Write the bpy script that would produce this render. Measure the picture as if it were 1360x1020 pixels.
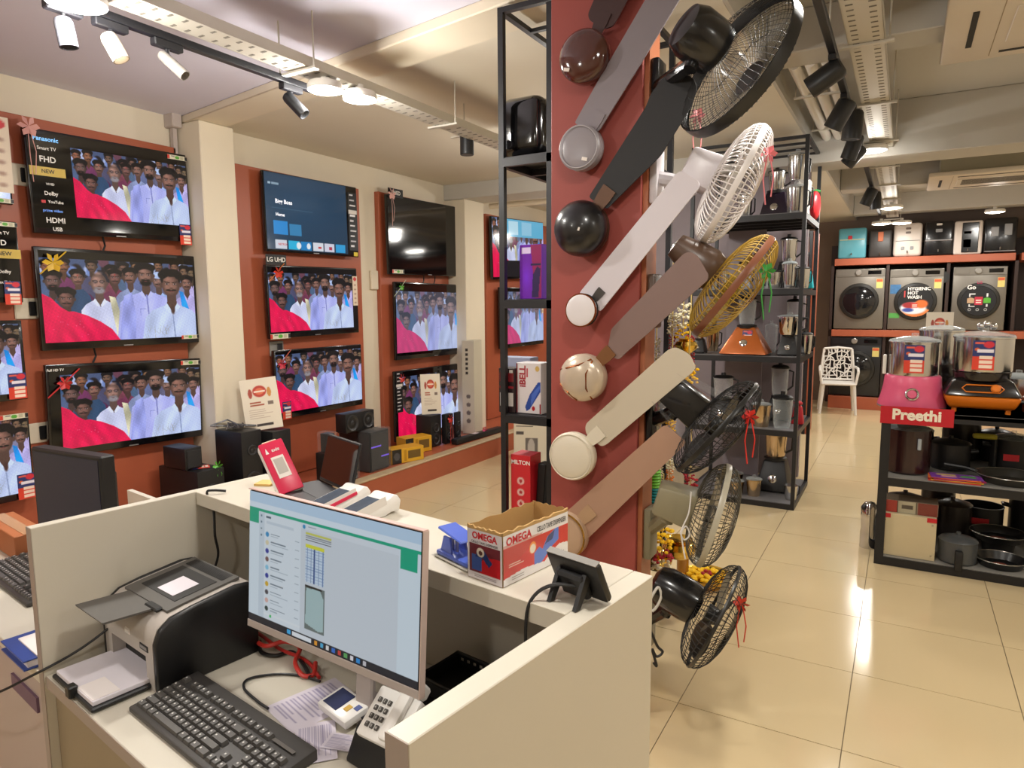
import bpy, bmesh, math, random
import numpy as np
from mathutils import Vector, Matrix, Euler
random.seed(7)
rng = np.random.default_rng(5)
R_ = math.radians
scene = bpy.context.scene
C = scene.collection
for o in list(bpy.data.objects): bpy.data.objects.remove(o)

# ------------------------------------------------------------------ camera
PW, PH, FPX, CH = 1360, 1020, 900.0, 1.60
pitch, roll, yaw = R_(6.65), R_(-0.37), R_(30.0)
fwd = Vector((-math.sin(yaw)*math.cos(pitch), math.cos(yaw)*math.cos(pitch), -math.sin(pitch)))
r0 = Vector((math.cos(yaw), math.sin(yaw), 0)); u0 = r0.cross(fwd)
RT = math.cos(roll)*r0 + math.sin(roll)*u0
UP = -math.sin(roll)*r0 + math.cos(roll)*u0
CAM = Vector((0, 0, CH))
cam_d = bpy.data.cameras.new('camera'); cam = bpy.data.objects.new('camera', cam_d); C.objects.link(cam)
cam_d.sensor_fit = 'HORIZONTAL'; cam_d.sensor_width = 36.0; cam_d.lens = FPX*36.0/PW
cam_d.clip_start = 0.02; cam_d.clip_end = 60
m = Matrix((RT, UP, -fwd)).transposed().to_4x4(); m.translation = CAM
cam.matrix_world = m
scene.camera = cam

# ------------------------------------------------------------------ world, exposure
w = bpy.data.worlds.new('world'); scene.world = w; w.use_nodes = True
w.node_tree.nodes['Background'].inputs[0].default_value = (0.75, 0.8, 0.9, 1)
w.node_tree.nodes['Background'].inputs[1].default_value = 0.05
vs = scene.view_settings
vs.view_transform = 'Standard'; vs.look = 'None'; vs.gamma = 1.0; vs.use_curve_mapping = False
vs.exposure = 0.0
LIGHT_W = 21.0                    # watts of every round ceiling lamp
LIGHT_COL = (1.0, 0.965, 0.90)
SPOT_W = 18.0
SCREEN_E = 0.85                   # emission of the television pictures

# ------------------------------------------------------------------ pixel -> place
def ray(x, y): return fwd + RT*((x-PW/2)/FPX) - UP*((y-PH/2)/FPX)
def pz(x, y, z): d = ray(x, y); return CAM + d*((z-CH)/d.z)        # on a level at height z
def px(x, y, X): d = ray(x, y); return CAM + d*(X/d.x)             # on a wall X = const
def py(x, y, Y): d = ray(x, y); return CAM + d*(Y/d.y)             # on a wall Y = const
def pd(x, y, dep): return CAM + ray(x, y)*dep                      # at a known depth

# ------------------------------------------------------------------ materials
def lin(c):
    if isinstance(c, str): c = [int(c[i:i+2], 16)/255 for i in (0, 2, 4)]
    return tuple(((v/12.92) if v <= 0.04045 else ((v+0.055)/1.055)**2.4) for v in c)
MATS = {}
def M(name, col, rough=0.5, metal=0.0, var=0.0, scale=8.0, emit=0.0, coat=0.0, bump=0.0, alpha=1.0, trans=0.0, stretch=None):
    if name in MATS: return MATS[name]
    mt = bpy.data.materials.new(name); mt.use_nodes = True; nt = mt.node_tree; b = nt.nodes['Principled BSDF']
    c = lin(col)
    b.inputs['Base Color'].default_value = (*c, 1); b.inputs['Roughness'].default_value = rough; b.inputs['Metallic'].default_value = metal
    if coat: b.inputs['Coat Weight'].default_value = coat; b.inputs['Coat Roughness'].default_value = 0.08
    if trans: b.inputs['Transmission Weight'].default_value = trans
    if alpha < 1: b.inputs['Alpha'].default_value = alpha
    if emit: b.inputs['Emission Color'].default_value = (*c, 1); b.inputs['Emission Strength'].default_value = emit
    if var or bump:
        tc = nt.nodes.new('ShaderNodeTexCoord'); mp = nt.nodes.new('ShaderNodeMapping'); nz = nt.nodes.new('ShaderNodeTexNoise')
        if stretch: mp.inputs['Scale'].default_value = stretch
        nz.inputs['Scale'].default_value = scale; nz.inputs['Detail'].default_value = 4
        nt.links.new(tc.outputs['Object'], mp.inputs[0]); nt.links.new(mp.outputs[0], nz.inputs['Vector'])
        if var:
            mx = nt.nodes.new('ShaderNodeMix'); mx.data_type = 'RGBA'
            mx.inputs['A'].default_value = (*[v*(1-var) for v in c], 1); mx.inputs['B'].default_value = (*[min(1, v*(1+var)) for v in c], 1)
            nt.links.new(nz.outputs['Fac'], mx.inputs['Factor']); nt.links.new(mx.outputs['Result'], b.inputs['Base Color'])
        if bump:
            bp = nt.nodes.new('ShaderNodeBump'); bp.inputs['Strength'].default_value = bump; bp.inputs['Distance'].default_value = 0.01
            nt.links.new(nz.outputs['Fac'], bp.inputs['Height']); nt.links.new(bp.outputs[0], b.inputs['Normal'])
    MATS[name] = mt; return mt
def attr_mat(name, rough, emit=0.0, coat=0.0):
    if name in MATS: return MATS[name]
    mt = bpy.data.materials.new(name); mt.use_nodes = True; nt = mt.node_tree; b = nt.nodes['Principled BSDF']
    at = nt.nodes.new('ShaderNodeAttribute'); at.attribute_name = 'Col'
    b.inputs['Roughness'].default_value = rough
    if coat: b.inputs['Coat Weight'].default_value = coat
    if emit:
        b.inputs['Base Color'].default_value = (0.01, 0.01, 0.012, 1)
        nt.links.new(at.outputs['Color'], b.inputs['Emission Color']); b.inputs['Emission Strength'].default_value = emit
    else: nt.links.new(at.outputs['Color'], b.inputs['Base Color'])
    MATS[name] = mt; return mt
def clear_mat(name, col, tint=0.25, rough=0.08, k=0.6):
    if name in MATS: return MATS[name]
    mt = bpy.data.materials.new(name); mt.use_nodes = True; nt = mt.node_tree; nt.nodes.clear()
    out = nt.nodes.new('ShaderNodeOutputMaterial'); tr = nt.nodes.new('ShaderNodeBsdfTransparent'); pb = nt.nodes.new('ShaderNodeBsdfPrincipled')
    pb.inputs['Base Color'].default_value = (*lin(col), 1); pb.inputs['Roughness'].default_value = rough
    mx = nt.nodes.new('ShaderNodeMixShader'); lw = nt.nodes.new('ShaderNodeLayerWeight'); lw.inputs['Blend'].default_value = 0.35
    mm = nt.nodes.new('ShaderNodeMath'); mm.operation = 'MULTIPLY_ADD'; mm.inputs[1].default_value = k; mm.inputs[2].default_value = tint
    nt.links.new(lw.outputs['Facing'], mm.inputs[0]); nt.links.new(mm.outputs[0], mx.inputs[0])
    nt.links.new(tr.outputs[0], mx.inputs[1]); nt.links.new(pb.outputs[0], mx.inputs[2]); nt.links.new(mx.outputs[0], out.inputs[0])
    MATS[name] = mt; return mt

# ------------------------------------------------------------------ mesh builder
def frame(axis, up=Vector((0, 0, 1))):
    z = Vector(axis).normalized(); u = Vector(up)
    if abs(z.dot(u)) > 0.98: u = Vector((0, 1, 0))
    x = u.cross(z).normalized(); y = z.cross(x)
    return Matrix((x, y, z)).transposed().to_4x4()
def TM(loc=(0, 0, 0), rx=0, ry=0, rz=0):
    return Matrix.Translation(Vector(loc)) @ Euler((R_(rx), R_(ry), R_(rz))).to_matrix().to_4x4()
def cr(P, n=6):                          # smooth curve through points
    P = [Vector(q) for q in P]; S = []
    for i in range(len(P)-1):
        p0, p1, p2, p3 = P[max(i-1, 0)], P[i], P[i+1], P[min(i+2, len(P)-1)]
        for s in range(n):
            f_ = s/n; S.append(.5*((2*p1)+(p2-p0)*f_+(2*p0-5*p1+4*p2-p3)*f_*f_+(3*p1-p0-3*p2+p3)*f_**3))
    return S+[P[-1]]
class MB:
    def __init__(s): s.v = []; s.f = []
    def add(s, vs_, fs, T=None):
        n = len(s.v)
        s.v += [tuple(T @ Vector(p)) if T is not None else tuple(p) for p in vs_]
        s.f += [tuple(i+n for i in f) for f in fs]; return s
    def box(s, x0, x1, y0, y1, z0, z1, T=None):
        return s.add([(x0,y0,z0),(x1,y0,z0),(x1,y1,z0),(x0,y1,z0),(x0,y0,z1),(x1,y0,z1),(x1,y1,z1),(x0,y1,z1)],
                     [(0,3,2,1),(4,5,6,7),(0,1,5,4),(1,2,6,5),(2,3,7,6),(3,0,4,7)], T)
    def frust(s, b, t, z0, z1, T=None):      # b, t = (x0,x1,y0,y1) of bottom and top
        return s.add([(b[0],b[2],z0),(b[1],b[2],z0),(b[1],b[3],z0),(b[0],b[3],z0),(t[0],t[2],z1),(t[1],t[2],z1),(t[1],t[3],z1),(t[0],t[3],z1)],
                     [(0,3,2,1),(4,5,6,7),(0,1,5,4),(1,2,6,5),(2,3,7,6),(3,0,4,7)], T)
    def bev(s, r, seg=2, start=0):           # bevel everything added so far
        bm = bmesh.new(); vv = [bm.verts.new(p) for p in s.v]
        for f in s.f: bm.faces.new([vv[i] for i in f])
        bm.normal_update()
        ed = [e for e in bm.edges if len(e.link_faces) == 2 and e.calc_face_angle(0) > 0.5]
        bmesh.ops.bevel(bm, geom=ed, offset=r, segments=seg, profile=0.5, affect='EDGES', clamp_overlap=True)
        bm.verts.index_update()
        s.v = [tuple(v.co) for v in bm.verts]; s.f = [tuple(v.index for v in f.verts) for f in bm.faces]; bm.free(); return s
    def rbox(s, x0, x1, y0, y1, z0, z1, r, seg=2, T=None):
        q = MB().box(x0, x1, y0, y1, z0, z1).bev(r, seg); return s.add(q.v, q.f, T)
    def prism(s, poly, h0, h1, T=None):
        n = len(poly); a = sum(poly[i][0]*poly[(i+1) % n][1]-poly[(i+1) % n][0]*poly[i][1] for i in range(n))
        if a < 0: poly = poly[::-1]
        return s.add([(p[0], p[1], h0) for p in poly]+[(p[0], p[1], h1) for p in poly],
                     [tuple(range(n))[::-1], tuple(range(n, 2*n))]+[(i, (i+1) % n, n+(i+1) % n, n+i) for i in range(n)], T)
    def lathe(s, prof, n=24, T=None, cap=True):
        k = len(prof); vv = []; ff = []
        for r, z in prof:
            for i in range(n):
                a = 2*math.pi*i/n; vv.append((r*math.cos(a), r*math.sin(a), z))
        for j in range(k-1):
            for i in range(n):
                i2 = (i+1) % n; ff.append((j*n+i, j*n+i2, (j+1)*n+i2, (j+1)*n+i))
        if cap:
            if prof[0][0] > 1e-5: ff.append(tuple(range(n))[::-1])
            if prof[-1][0] > 1e-5: ff.append(tuple((k-1)*n+i for i in range(n)))
        return s.add(vv, ff, T)
    def cyl(s, p0, p1, r0_, r1_=None, n=14):
        p0, p1 = Vector(p0), Vector(p1); T = frame(p1-p0); T.translation = p0; L = (p1-p0).length
        return s.lathe([(r0_, 0), (r0_ if r1_ is None else r1_, L)], n, T)
    def tube(s, pts, r, n=6, closed=False):
        pts = [Vector(p) for p in pts]; k = len(pts); rings = []; prev = None
        for i, p in enumerate(pts):
            if closed: t = pts[(i+1) % k]-pts[i-1]
            else: t = pts[min(i+1, k-1)]-pts[max(i-1, 0)]
            t.normalize()
            if prev is None: x = (Vector((0, 0, 1)) if abs(t.z) < 0.9 else Vector((1, 0, 0))).cross(t).normalized()
            else: x = (prev-t*prev.dot(t)).normalized()
            y = t.cross(x); prev = x
            rr = r[i] if isinstance(r, (list, tuple)) else r
            rings.append([p+(x*math.cos(2*math.pi*a/n)+y*math.sin(2*math.pi*a/n))*rr for a in range(n)])
        vv = [q for rg in rings for q in rg]; ff = []
        for j in range(k if closed else k-1):
            j2 = (j+1) % k
            for a in range(n): ff.append((j*n+a, j*n+(a+1) % n, j2*n+(a+1) % n, j2*n+a))
        if not closed: ff += [tuple(range(n))[::-1], tuple((k-1)*n+a for a in range(n))]
        return s.add(vv, ff)
    def ring(s, R, r, z=0, n=40, m_=6, T=None):
        q = MB().tube([(R*math.cos(2*math.pi*i/n), R*math.sin(2*math.pi*i/n), z) for i in range(n)], r, m_, True); return s.add(q.v, q.f, T)
    def ball(s, c, r, sc=(1, 1, 1), n=12, k=7):
        T = Matrix.Translation(Vector(c)) @ Matrix.Diagonal((*[r*q for q in sc], 1))
        return s.lathe([(max(0.0001, math.sin(math.pi*j/k)), -math.cos(math.pi*j/k)) for j in range(k+1)], n, T, cap=False)
    def mesh(s, name, mat, angle=35):
        me = bpy.data.meshes.new(name); me.from_pydata(s.v, [], s.f)
        me.polygons.foreach_set('use_smooth', [True]*len(me.polygons)); me.set_sharp_from_angle(angle=R_(angle))
        if mat: me.materials.append(mat)
        me.update(); return me
    def build(s, name, mat, parent=None, T=None, angle=35): return link(name, s.mesh(name, mat, angle), parent, T)
def link(name, me, parent=None, T=None):
    o = bpy.data.objects.new(name, me); C.objects.link(o)
    if parent is not None: o.parent = parent
    if T is not None: o.matrix_basis = T
    return o
def tag(o, label, cat, group=None):
    o['label'] = label; o['category'] = cat
    if group: o['group'] = group
    return o
def thing(name, label, cat, loc=(0, 0, 0), rz=0, group=None, T=None):
    o = bpy.data.objects.new(name, None); o.empty_display_size = 0.05; C.objects.link(o)
    o.matrix_basis = T if T is not None else TM(loc, 0, 0, rz)
    return tag(o, label, cat, group)
def struct(name, mb, mat, T=None, parent=None):
    o = mb.build(name, mat, parent, T)
    if parent is None: o['kind'] = 'structure'
    return o

# ------------------------------------------------------------------ flat print: colour per vertex on a fine grid, faces -Y
class Art:
    def __init__(s, nx, ny, bg, asp=1.0):
        s.nx, s.ny = nx, ny; u = np.linspace(0, 1, nx); v = np.linspace(0, 1, ny); s.U, s.V = np.meshgrid(u, v); s.asp = asp
        s.im = np.empty((ny, nx, 3)); s.im[:] = s.c(bg)
    def c(s, col): return np.array([int(col[i:i+2], 16)/255 for i in (0, 2, 4)] if isinstance(col, str) else col, float)
    def put(s, a, col): s.im[:] = s.im*(1-a[..., None])+s.c(col)*a[..., None]; return s
    def rect(s, u0_, v0_, u1_, v1_, col, a=1.0): return s.put(((s.U >= u0_) & (s.U <= u1_) & (s.V >= v0_) & (s.V <= v1_)).astype(float)*a, col)
    def ell(s, cu, cv, ru, rv, col, soft=0.12, a=1.0):
        d = np.sqrt(((s.U-cu)/ru)**2+((s.V-cv)/rv)**2); return s.put(np.clip((1-d)/soft, 0, 1)*a, col)
    def poly(s, pts, col, a=1.0):
        ins = np.zeros_like(s.U, bool); n = len(pts)
        for i in range(n):
            x1, y1 = pts[i]; x2, y2 = pts[(i+1) % n]
            if y1 == y2: continue
            ins ^= ((s.V < y1) != (s.V < y2)) & (s.U < (x2-x1)*(s.V-y1)/(y2-y1)+x1)
        return s.put(ins.astype(float)*a, col)
    def lines(s, u0_, v0_, u1_, v1_, n, col, frac=0.5, seed=0):   # rows of small print
        g = np.random.default_rng(seed)
        for k in range(n):
            y = v0_+(v1_-v0_)*k/n; s.rect(u0_, y, u0_+(u1_-u0_)*g.uniform(.5, 1), y+(v1_-v0_)/n*frac, col)
        return s
    def noise(s, amt, seed=0): s.im = np.clip(s.im*(1+amt*np.random.default_rng(seed).normal(size=s.U.shape)[..., None]), 0, 1); return s
    def mesh(s, name, w_, h_, mat):
        nx, ny = s.nx, s.ny
        co = np.zeros((ny, nx, 3)); co[..., 0] = (s.U-.5)*w_; co[..., 2] = (.5-s.V)*h_
        me = bpy.data.meshes.new(name); i = np.arange(ny*nx).reshape(ny, nx)
        q = np.stack([i[1:, :-1], i[1:, 1:], i[:-1, 1:], i[:-1, :-1]], -1).reshape(-1, 4)
        me.from_pydata(co.reshape(-1, 3).tolist(), [], q.tolist())
        at = me.color_attributes.new('Col', 'FLOAT_COLOR', 'POINT'); x = s.im
        x = np.where(x <= 0.04045, x/12.92, ((x+0.055)/1.055)**2.4)
        at.data.foreach_set('color', np.concatenate([x, np.ones((ny, nx, 1))], -1).astype(np.float32).ravel())
        me.materials.append(mat); me.update(); return me
PRINT = attr_mat('print', 0.45); GLOSSPRINT = attr_mat('gloss_print', 0.25, coat=0.3)
SCREEN = attr_mat('screen', 0.12, emit=SCREEN_E)
MONITOR = attr_mat('monitor_screen', 0.3, emit=0.62)

TXT = {}
def text(s, size, mat, parent, T, bold=0.0, name='lettering', align='CENTER', shear=0.0, sx=1.0):
    key = (s, size, mat.name, bold, align, shear)
    if key not in TXT:
        cu = bpy.data.curves.new('t', 'FONT'); cu.body = s; cu.size = size; cu.align_x = align; cu.align_y = 'CENTER'; cu.offset = bold*size; cu.shear = shear
        cu.resolution_u = 3
        ob = bpy.data.objects.new('t', cu); C.objects.link(ob)
        me = bpy.data.meshes.new_from_object(ob); me.name = name
        bpy.data.objects.remove(ob); bpy.data.curves.remove(cu)
        me.materials.clear(); me.materials.append(mat); TXT[key] = me
    T2 = T @ Euler((R_(90), 0, 0)).to_matrix().to_4x4() @ Matrix.Diagonal((sx, 1, 1, 1))
    return link(name, TXT[key], parent, T2)

# ================================================================== SETTING
XW, XT, XE = -4.42, -4.28, 2.7          # left wall, television fronts, right wall
YN, YF = -3.0, 12.2                     # wall behind the camera, far wall
XS = -.75                               # where the ceiling steps up towards the aisle
CZ, CZ2 = 2.895, 3.15                   # ceiling left, ceiling right
cream = M('cream_paint', 'ddd2bd', 0.75, var=0.05, scale=3)
lilac = M('ceiling_paint', 'dedde0', 0.85, var=0.04, scale=2)
terra = M('terracotta_laminate', 'a8583c', 0.42, var=0.10, scale=5, stretch=(1, 1, .3))
terra2 = M('terracotta_board', '9a473f', 0.55, var=0.06, scale=4)
dkbrown = M('dark_brown_laminate', '2e1c17', 0.5, var=0.1)
tilem = M('floor_tile_glaze', 'd2bd95', 0.13, var=0.03, scale=1.5)
grout = M('grout', '83735a', 0.9)
blackm = M('black_powder_coat', '17171b', 0.42, bump=0.02, scale=200)
greyshelf = M('grey_shelf_sheet', '6d6c6e', 0.45, var=0.05)

fl = struct('floor', MB().box(XW-.1, XE+.1, YN-.1, YF+.1, -.12, -.004), grout)
TS = 0.595
tm = MB().box(-TS/2+.0018, TS/2-.0018, -TS/2+.0018, TS/2-.0018, -.0035, 0).mesh('floor_tile', tilem)
for i in range(-8, 5):
    for j in range(-5, 17):
        x = -.115+TS*(i+.5); y = 2.555+TS*(j+.5)
        if x-TS/2 < XW-.05 or x+TS/2 > XE+.25: continue
        link('floor_tile', tm, fl, Matrix.Translation((x, y, 0)))
struct('wall_left', MB().box(XW-.15, XW, YN, YF, 0, CZ2+.2), cream)
struct('wall_far', MB().box(XW, XE, YF, YF+.15, 0, CZ2+.2), M('far_wall_paint', '7a6a5e', 0.8, var=0.05))
struct('wall_right', MB().box(XE, XE+.15, YN, YF, 0, CZ2+.2), cream)
struct('wall_near', MB().box(XW, XE, YN-.15, YN, 0, CZ2+.2), cream)
lilac2 = M('ceiling_paint_grey', 'bcb8b0', 0.85, var=0.04, scale=2)
struct('ceiling', MB().box(XS, XE, YN, YF, CZ2, CZ2+.1), lilac2)
BA, BB = (-4.43, 3.05), (XS+.004, 2.445)          # near edge of the skewed beam over the first pillar
BC, BD = (-4.43, 3.30), (XS+.004, 2.708)
struct('ceiling', MB().prism([(XW, YN), (XS, YN), (BD[0]-.005, BD[1]-.1), (BC[0]+.01, BC[1]-.1)], CZ, CZ+.1), M('ceiling_lilac', 'd8d6e6', 0.85, var=0.04, scale=2))
struct('ceiling', MB().prism([(BC[0]+.01, BC[1]-.1), (BD[0]-.005, BD[1]-.1), (XS, YF), (XW, YF)], CZ, CZ+.1), M('ceiling_cream', 'd8d0bf', 0.85, var=0.04, scale=2))
struct('ceiling', MB().box(XS+.001, XS+.02, YN, YF, CZ-.001, CZ2-.001), lilac2)
tn = [0]
def trim(mb, mat):
    tn[0] += 1; return struct('trim_%d' % tn[0], mb, mat)
# pillars on the left wall and the beams above them
for y0, y1 in ((3.03, 3.30), (6.20, 6.58)):
    trim(MB().box(XW, -4.15, y0, y1, 0, CZ-.051 if y0 < 5 else CZ-.161).bev(.006, 1), cream)
trim(MB().prism([BA, BB, BD, BC], CZ-.05, CZ+.001).bev(.006, 1), cream)
trim(MB().box(XW, XE, 6.19, 6.59, CZ-.16, CZ2).bev(.006, 1), lilac2)
for y0, y1, z in ((4.05, 4.30, 2.93), (8.95, 9.25, 2.90), (11.3, 11.6, 2.88)):
    trim(MB().box(XS+.022, XE, y0, y1, z, CZ2).bev(.006, 1), lilac2)
# terracotta panels behind the televisions
for y0, y1, zt in ((0.4, 3.0, 2.68), (3.465, 4.80, 2.66), (5.06, 6.19, 2.675), (6.97, 8.8, 2.68)):
    trim(MB().box(XW, XW+.05, y0, y1, .2, zt).bev(.004, 1), terra)
# grey partition behind the small appliances
trim(MB().box(-2.75, -.78, 6.62, 6.70, 0, CZ-.001), M('grey_partition', '8a7f84', 0.6, var=0.05))
# dark back wall of the washing machine bay
trim(MB().box(-1.06, XE, 12.08, 12.2, 0, 2.5), dkbrown)
# plinth below the televisions
pl = thing('display_plinth', 'long low terracotta display plinth with cream edging along the television wall', 'plinth', (0, 0, 0))
MB().box(XW+.05, -3.70, .2, 9.0, 0, .185).build('body', terra, pl)
for k in range(15):
    MB().box(-3.80, -3.695, .2+k*.587, .2+k*.587+.583, .1855, .2).bev(.003, 1).build('edging_tile', M('edging_stone', 'b9a382', 0.4, var=.15), pl)
MB().box(XW+.05, -3.80, .2, 9.0, .1855, .198).build('top_board', terra, pl)

# ================================================================== CEILING FITTINGS
diff = M('lamp_diffuser', 'fff4e0', 0.4, emit=9.0)
whitep = M('white_plastic', 'e4e0d8', 0.4); steel_w = M('galvanised_tray', 'c9c4b8', 0.5, metal=.3)
def lamp(loc, r, label, W_=None, group='round ceiling lamps', spill=.14):
    t = thing('ceiling_lamp', label, 'lamp', loc, 0, group)
    MB().lathe([(r*1.08, 0), (r*1.1, .02), (r*1.0, .035), (.01, .036)], 28).build('housing', whitep, t)
    MB().lathe([(.001, -.012), (r*.6, -.010), (r*.92, -.004), (r*1.0, .0)], 28, None, cap=False).build('diffuser', diff, t)
    ld = bpy.data.lights.new('lamp_light', 'AREA'); ld.shape = 'DISK'; ld.size = r*1.9; ld.energy = (W_ or LIGHT_W)*(1-spill); ld.color = LIGHT_COL
    lo = bpy.data.objects.new('lamp_light', ld); C.objects.link(lo); lo.parent = t; lo.location = (0, 0, -.012)
    pl_ = bpy.data.lights.new('lamp_side_light', 'POINT'); pl_.energy = (W_ or LIGHT_W)*spill*1.4; pl_.shadow_soft_size = r*.6; pl_.color = LIGHT_COL
    lo = bpy.data.objects.new('lamp_side_light', pl_); C.objects.link(lo); lo.parent = t; lo.location = (0, 0, -r*.75)
    MB().cyl((0, 0, .03), (0, 0, .07), .02, n=10).build('stem', whitep, t)
    return t
def cable_tray(x, y0, y1, z, wd, zc, label):
    t = thing('cable_tray', label, 'cable tray', (x, y0, z))
    L = y1-y0; b = MB().box(-wd/2, wd/2, 0, L, 0, .003); sl = MB()
    for s in (-1, 1): b.box(s*wd/2-.0015, s*wd/2+.0015, 0, L, 0, .045)
    b.build('channel', steel_w, t)
    k = 0
    while k*.06 < L-.05:
        for s in (-1, 1): sl.box(s*wd*.28-.014, s*wd*.28+.014, k*.06+.02, k*.06+.032, -.0012, .0005)
        k += 1
    o = sl.build('perforations', M('tray_slot', '6f6a60', .8), t); o['kind'] = 'stuff'
    for k in range(int(L/1.1)+1):
        MB().cyl((wd/2+.02, .3+k*1.1, -.012), (wd/2+.02, .3+k*1.1, zc-z), .004, n=6).build('hanger_rod', steel_w, t)
        MB().box(-wd/2-.04, wd/2+.04, .285+k*1.1, .315+k*1.1, -.012, -.002).build('hanger_bar', steel_w, t)
    return t
def spot(loc, aim, L, r, body, label, lit=False, group='track spotlights', W_=0):
    t = thing('track_spotlight', label, 'spotlight', loc, 0, group)
    a = Vector(aim).normalized(); p = Vector((0, 0, -.07))
    MB().rbox(-.018, .018, -.06, .06, -.03, 0, .004, 1).build('adapter', blackm if body != whitep else whitep, t)
    MB().cyl((0, 0, -.03), p, .008, n=8).cyl(p-a*L*.1, p+a*.005, r*.35, n=8).build('yoke', blackm if body != whitep else whitep, t)
    T = frame(a); T.translation = p-a*L*.3
    MB().lathe([(r*.55, 0), (r*.85, .006), (r, .02), (r, L), (r*.86, L), (r*.8, L-.02)], 20, T, cap=False).lathe([(.001, 0), (r*.55, 0)], 20, T, cap=False).build('barrel', body, t)
    MB().lathe([(.001, L-.02), (r*.8, L-.021)], 20, T, cap=False).build('lens', M('spot_lens_lit', 'fff0d8', .3, emit=6.0) if lit else M('spot_lens', 'd8c8b4', .25), t)
    if lit and W_:
        ld = bpy.data.lights.new('spot_light', 'SPOT'); ld.energy = W_; ld.spot_size = R_(70); ld.spot_blend = .6; ld.shadow_soft_size = r*.8; ld.color = LIGHT_COL
        lo = bpy.data.objects.new('spot_light', ld); C.objects.link(lo); lo.parent = t
        Q = frame(-a); Q.translation = p+a*(L*.7+.004); lo.matrix_basis = Q
    return t
zt = 2.66
cable_tray(-2.42, .9, 8.6, zt, .13, CZ, 'perforated white cable tray hung from the ceiling along the television side')
tr = thing('lighting_track', 'black lighting track running below the television side cable tray', 'lighting track', (-2.55, .9, zt-.03))
MB().box(-.018, .018, 0, 1.6, 0, .03).bev(.003, 1).build('rail', blackm, tr)
for y in (.2, 1.4): MB().cyl((0, y, .03), (0, y, CZ-zt+.03), .004, n=6).build('hanger_rod', steel_w, tr)
lamp((-2.43, 1.34, 2.60), .085, 'bright round ceiling lamp at the top left corner of the picture', LIGHT_W*1.6, spill=.7)
lamp((-2.40, 2.43, 2.60), .075, 'left one of the two bright round lamps under the cable tray', LIGHT_W*1.1, spill=.7)
lamp((-2.36, 2.62, 2.60), .075, 'right one of the two bright round lamps under the cable tray', LIGHT_W*1.1, spill=.7)
black_spot = M('spot_black', '1c1d20', .4); 
spot((-2.55, 1.52, zt-.03), (.3, .25, -.8), .10, .03, M('spot_cream', 'b4aa9c', .4), 'white spotlight lit warm beside the top left lamp', True)
spot((-2.55, 1.74, zt-.03), (.75, .35, -.75), .13, .022, M('spot_grey', '8a8580', .4), 'slim grey spotlight tilted down on the left track', False)
spot((-2.55, 1.36, zt-.03), (.1, .1, -1), .10, .03, M('spot_silver', '4a4b52', .35), 'silver spotlight cut off by the top edge above the left televisions', False)
spot((-2.55, 2.36, zt-.03), (.7, .3, -.8), .13, .028, black_spot, 'black spotlight tilted down left of the two bright round lamps', False)
def downlight(x, y, z, label):
    t = thing('hanging_downlight', label, 'downlight', (x, y, z), 0, 'black cylinder downlights')
    MB().lathe([(.042, 0), (.045, .003), (.045, .12), (.001, .12)], 24).build('can', black_spot, t)
    MB().lathe([(.001, .002), (.04, .001)], 20, cap=False).build('lens', M('spot_lens_lit', 'fff0d8', .3, emit=6.0), t)
    MB().box(-.12, .08, -.012, .012, .12, .128).cyl((-.02, 0, .12), (-.02, 0, CZ-z), .004, n=6).build('bracket', steel_w, t)
downlight(-2.52, 3.80, 2.57, 'black cylinder downlight hanging left of the tall black rack')
downlight(-2.48, 4.62, 2.57, 'black cylinder downlight seen through the tall black rack')
# rows the picture shows on the aisle side, continuing behind the camera as in the rest of the shop
cable_tray(-.22, 1.2, 11.2, 2.80, .15, CZ2, 'perforated white cable tray above the tiled aisle')
tr = thing('lighting_track', 'black lighting track hung beside the aisle cable tray', 'lighting track', (-.36, 3.0, 2.77))
MB().box(-.018, .018, 0, 7.6, 0, .03).bev(.003, 1).build('rail', blackm, tr)
for y in (.5, 2.8, 5.2, 7.2): MB().cyl((0, y, .03), (0, y, CZ2-2.77), .004, n=6).build('hanger_rod', steel_w, tr)
spot((-.36, 3.72, 2.77), (-.8, .1, -.45), .17, .052, black_spot, 'black spotlight pointing left, nearest of the aisle track')
spot((-.36, 4.42, 2.77), (-.45, .1, -.8), .17, .052, black_spot, 'unlit black spotlight leaning left against the lit one on the aisle track')
spot((-.33, 4.70, 2.77), (-.05, .05, -1), .17, .056, black_spot, 'lit black spotlight pointing straight down on the aisle track', True, W_=SPOT_W)
spot((-.36, 5.35, 2.77), (-.3, .1, -.9), .17, .052, black_spot, 'black spotlight just left above the bright round aisle lamp')
spot((-.36, 5.72, 2.77), (-.6, .0, -.7), .16, .052, black_spot, 'black spotlight behind the bright round aisle lamp')
spot((-.36, 7.9, 2.77), (-.4, .1, -.9), .18, .055, black_spot, 'far black spotlight leaning left on the aisle track', True)
spot((-.33, 8.2, 2.77), (.05, .1, -1), .18, .055, black_spot, 'far black spotlight pointing down on the aisle track', True)
lamp((-.28, 5.95, 2.74), .10, 'bright round lamp over the aisle, nearest one in view')
lamp((-.20, 9.3, 2.70), .11, 'bright round lamp over the far end of the aisle')
for x, y, l in ((-.34, 10.65, 'left'), (-.10, 10.72, 'right')):
    lamp((x, y, 2.66), .11, l+' one of the two farthest round lamps above the water purifiers', LIGHT_W*.6)
lamp((-2.85, 9.6, 2.72), .11, 'bright round lamp seen between the white and mauve fan blades')
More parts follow.
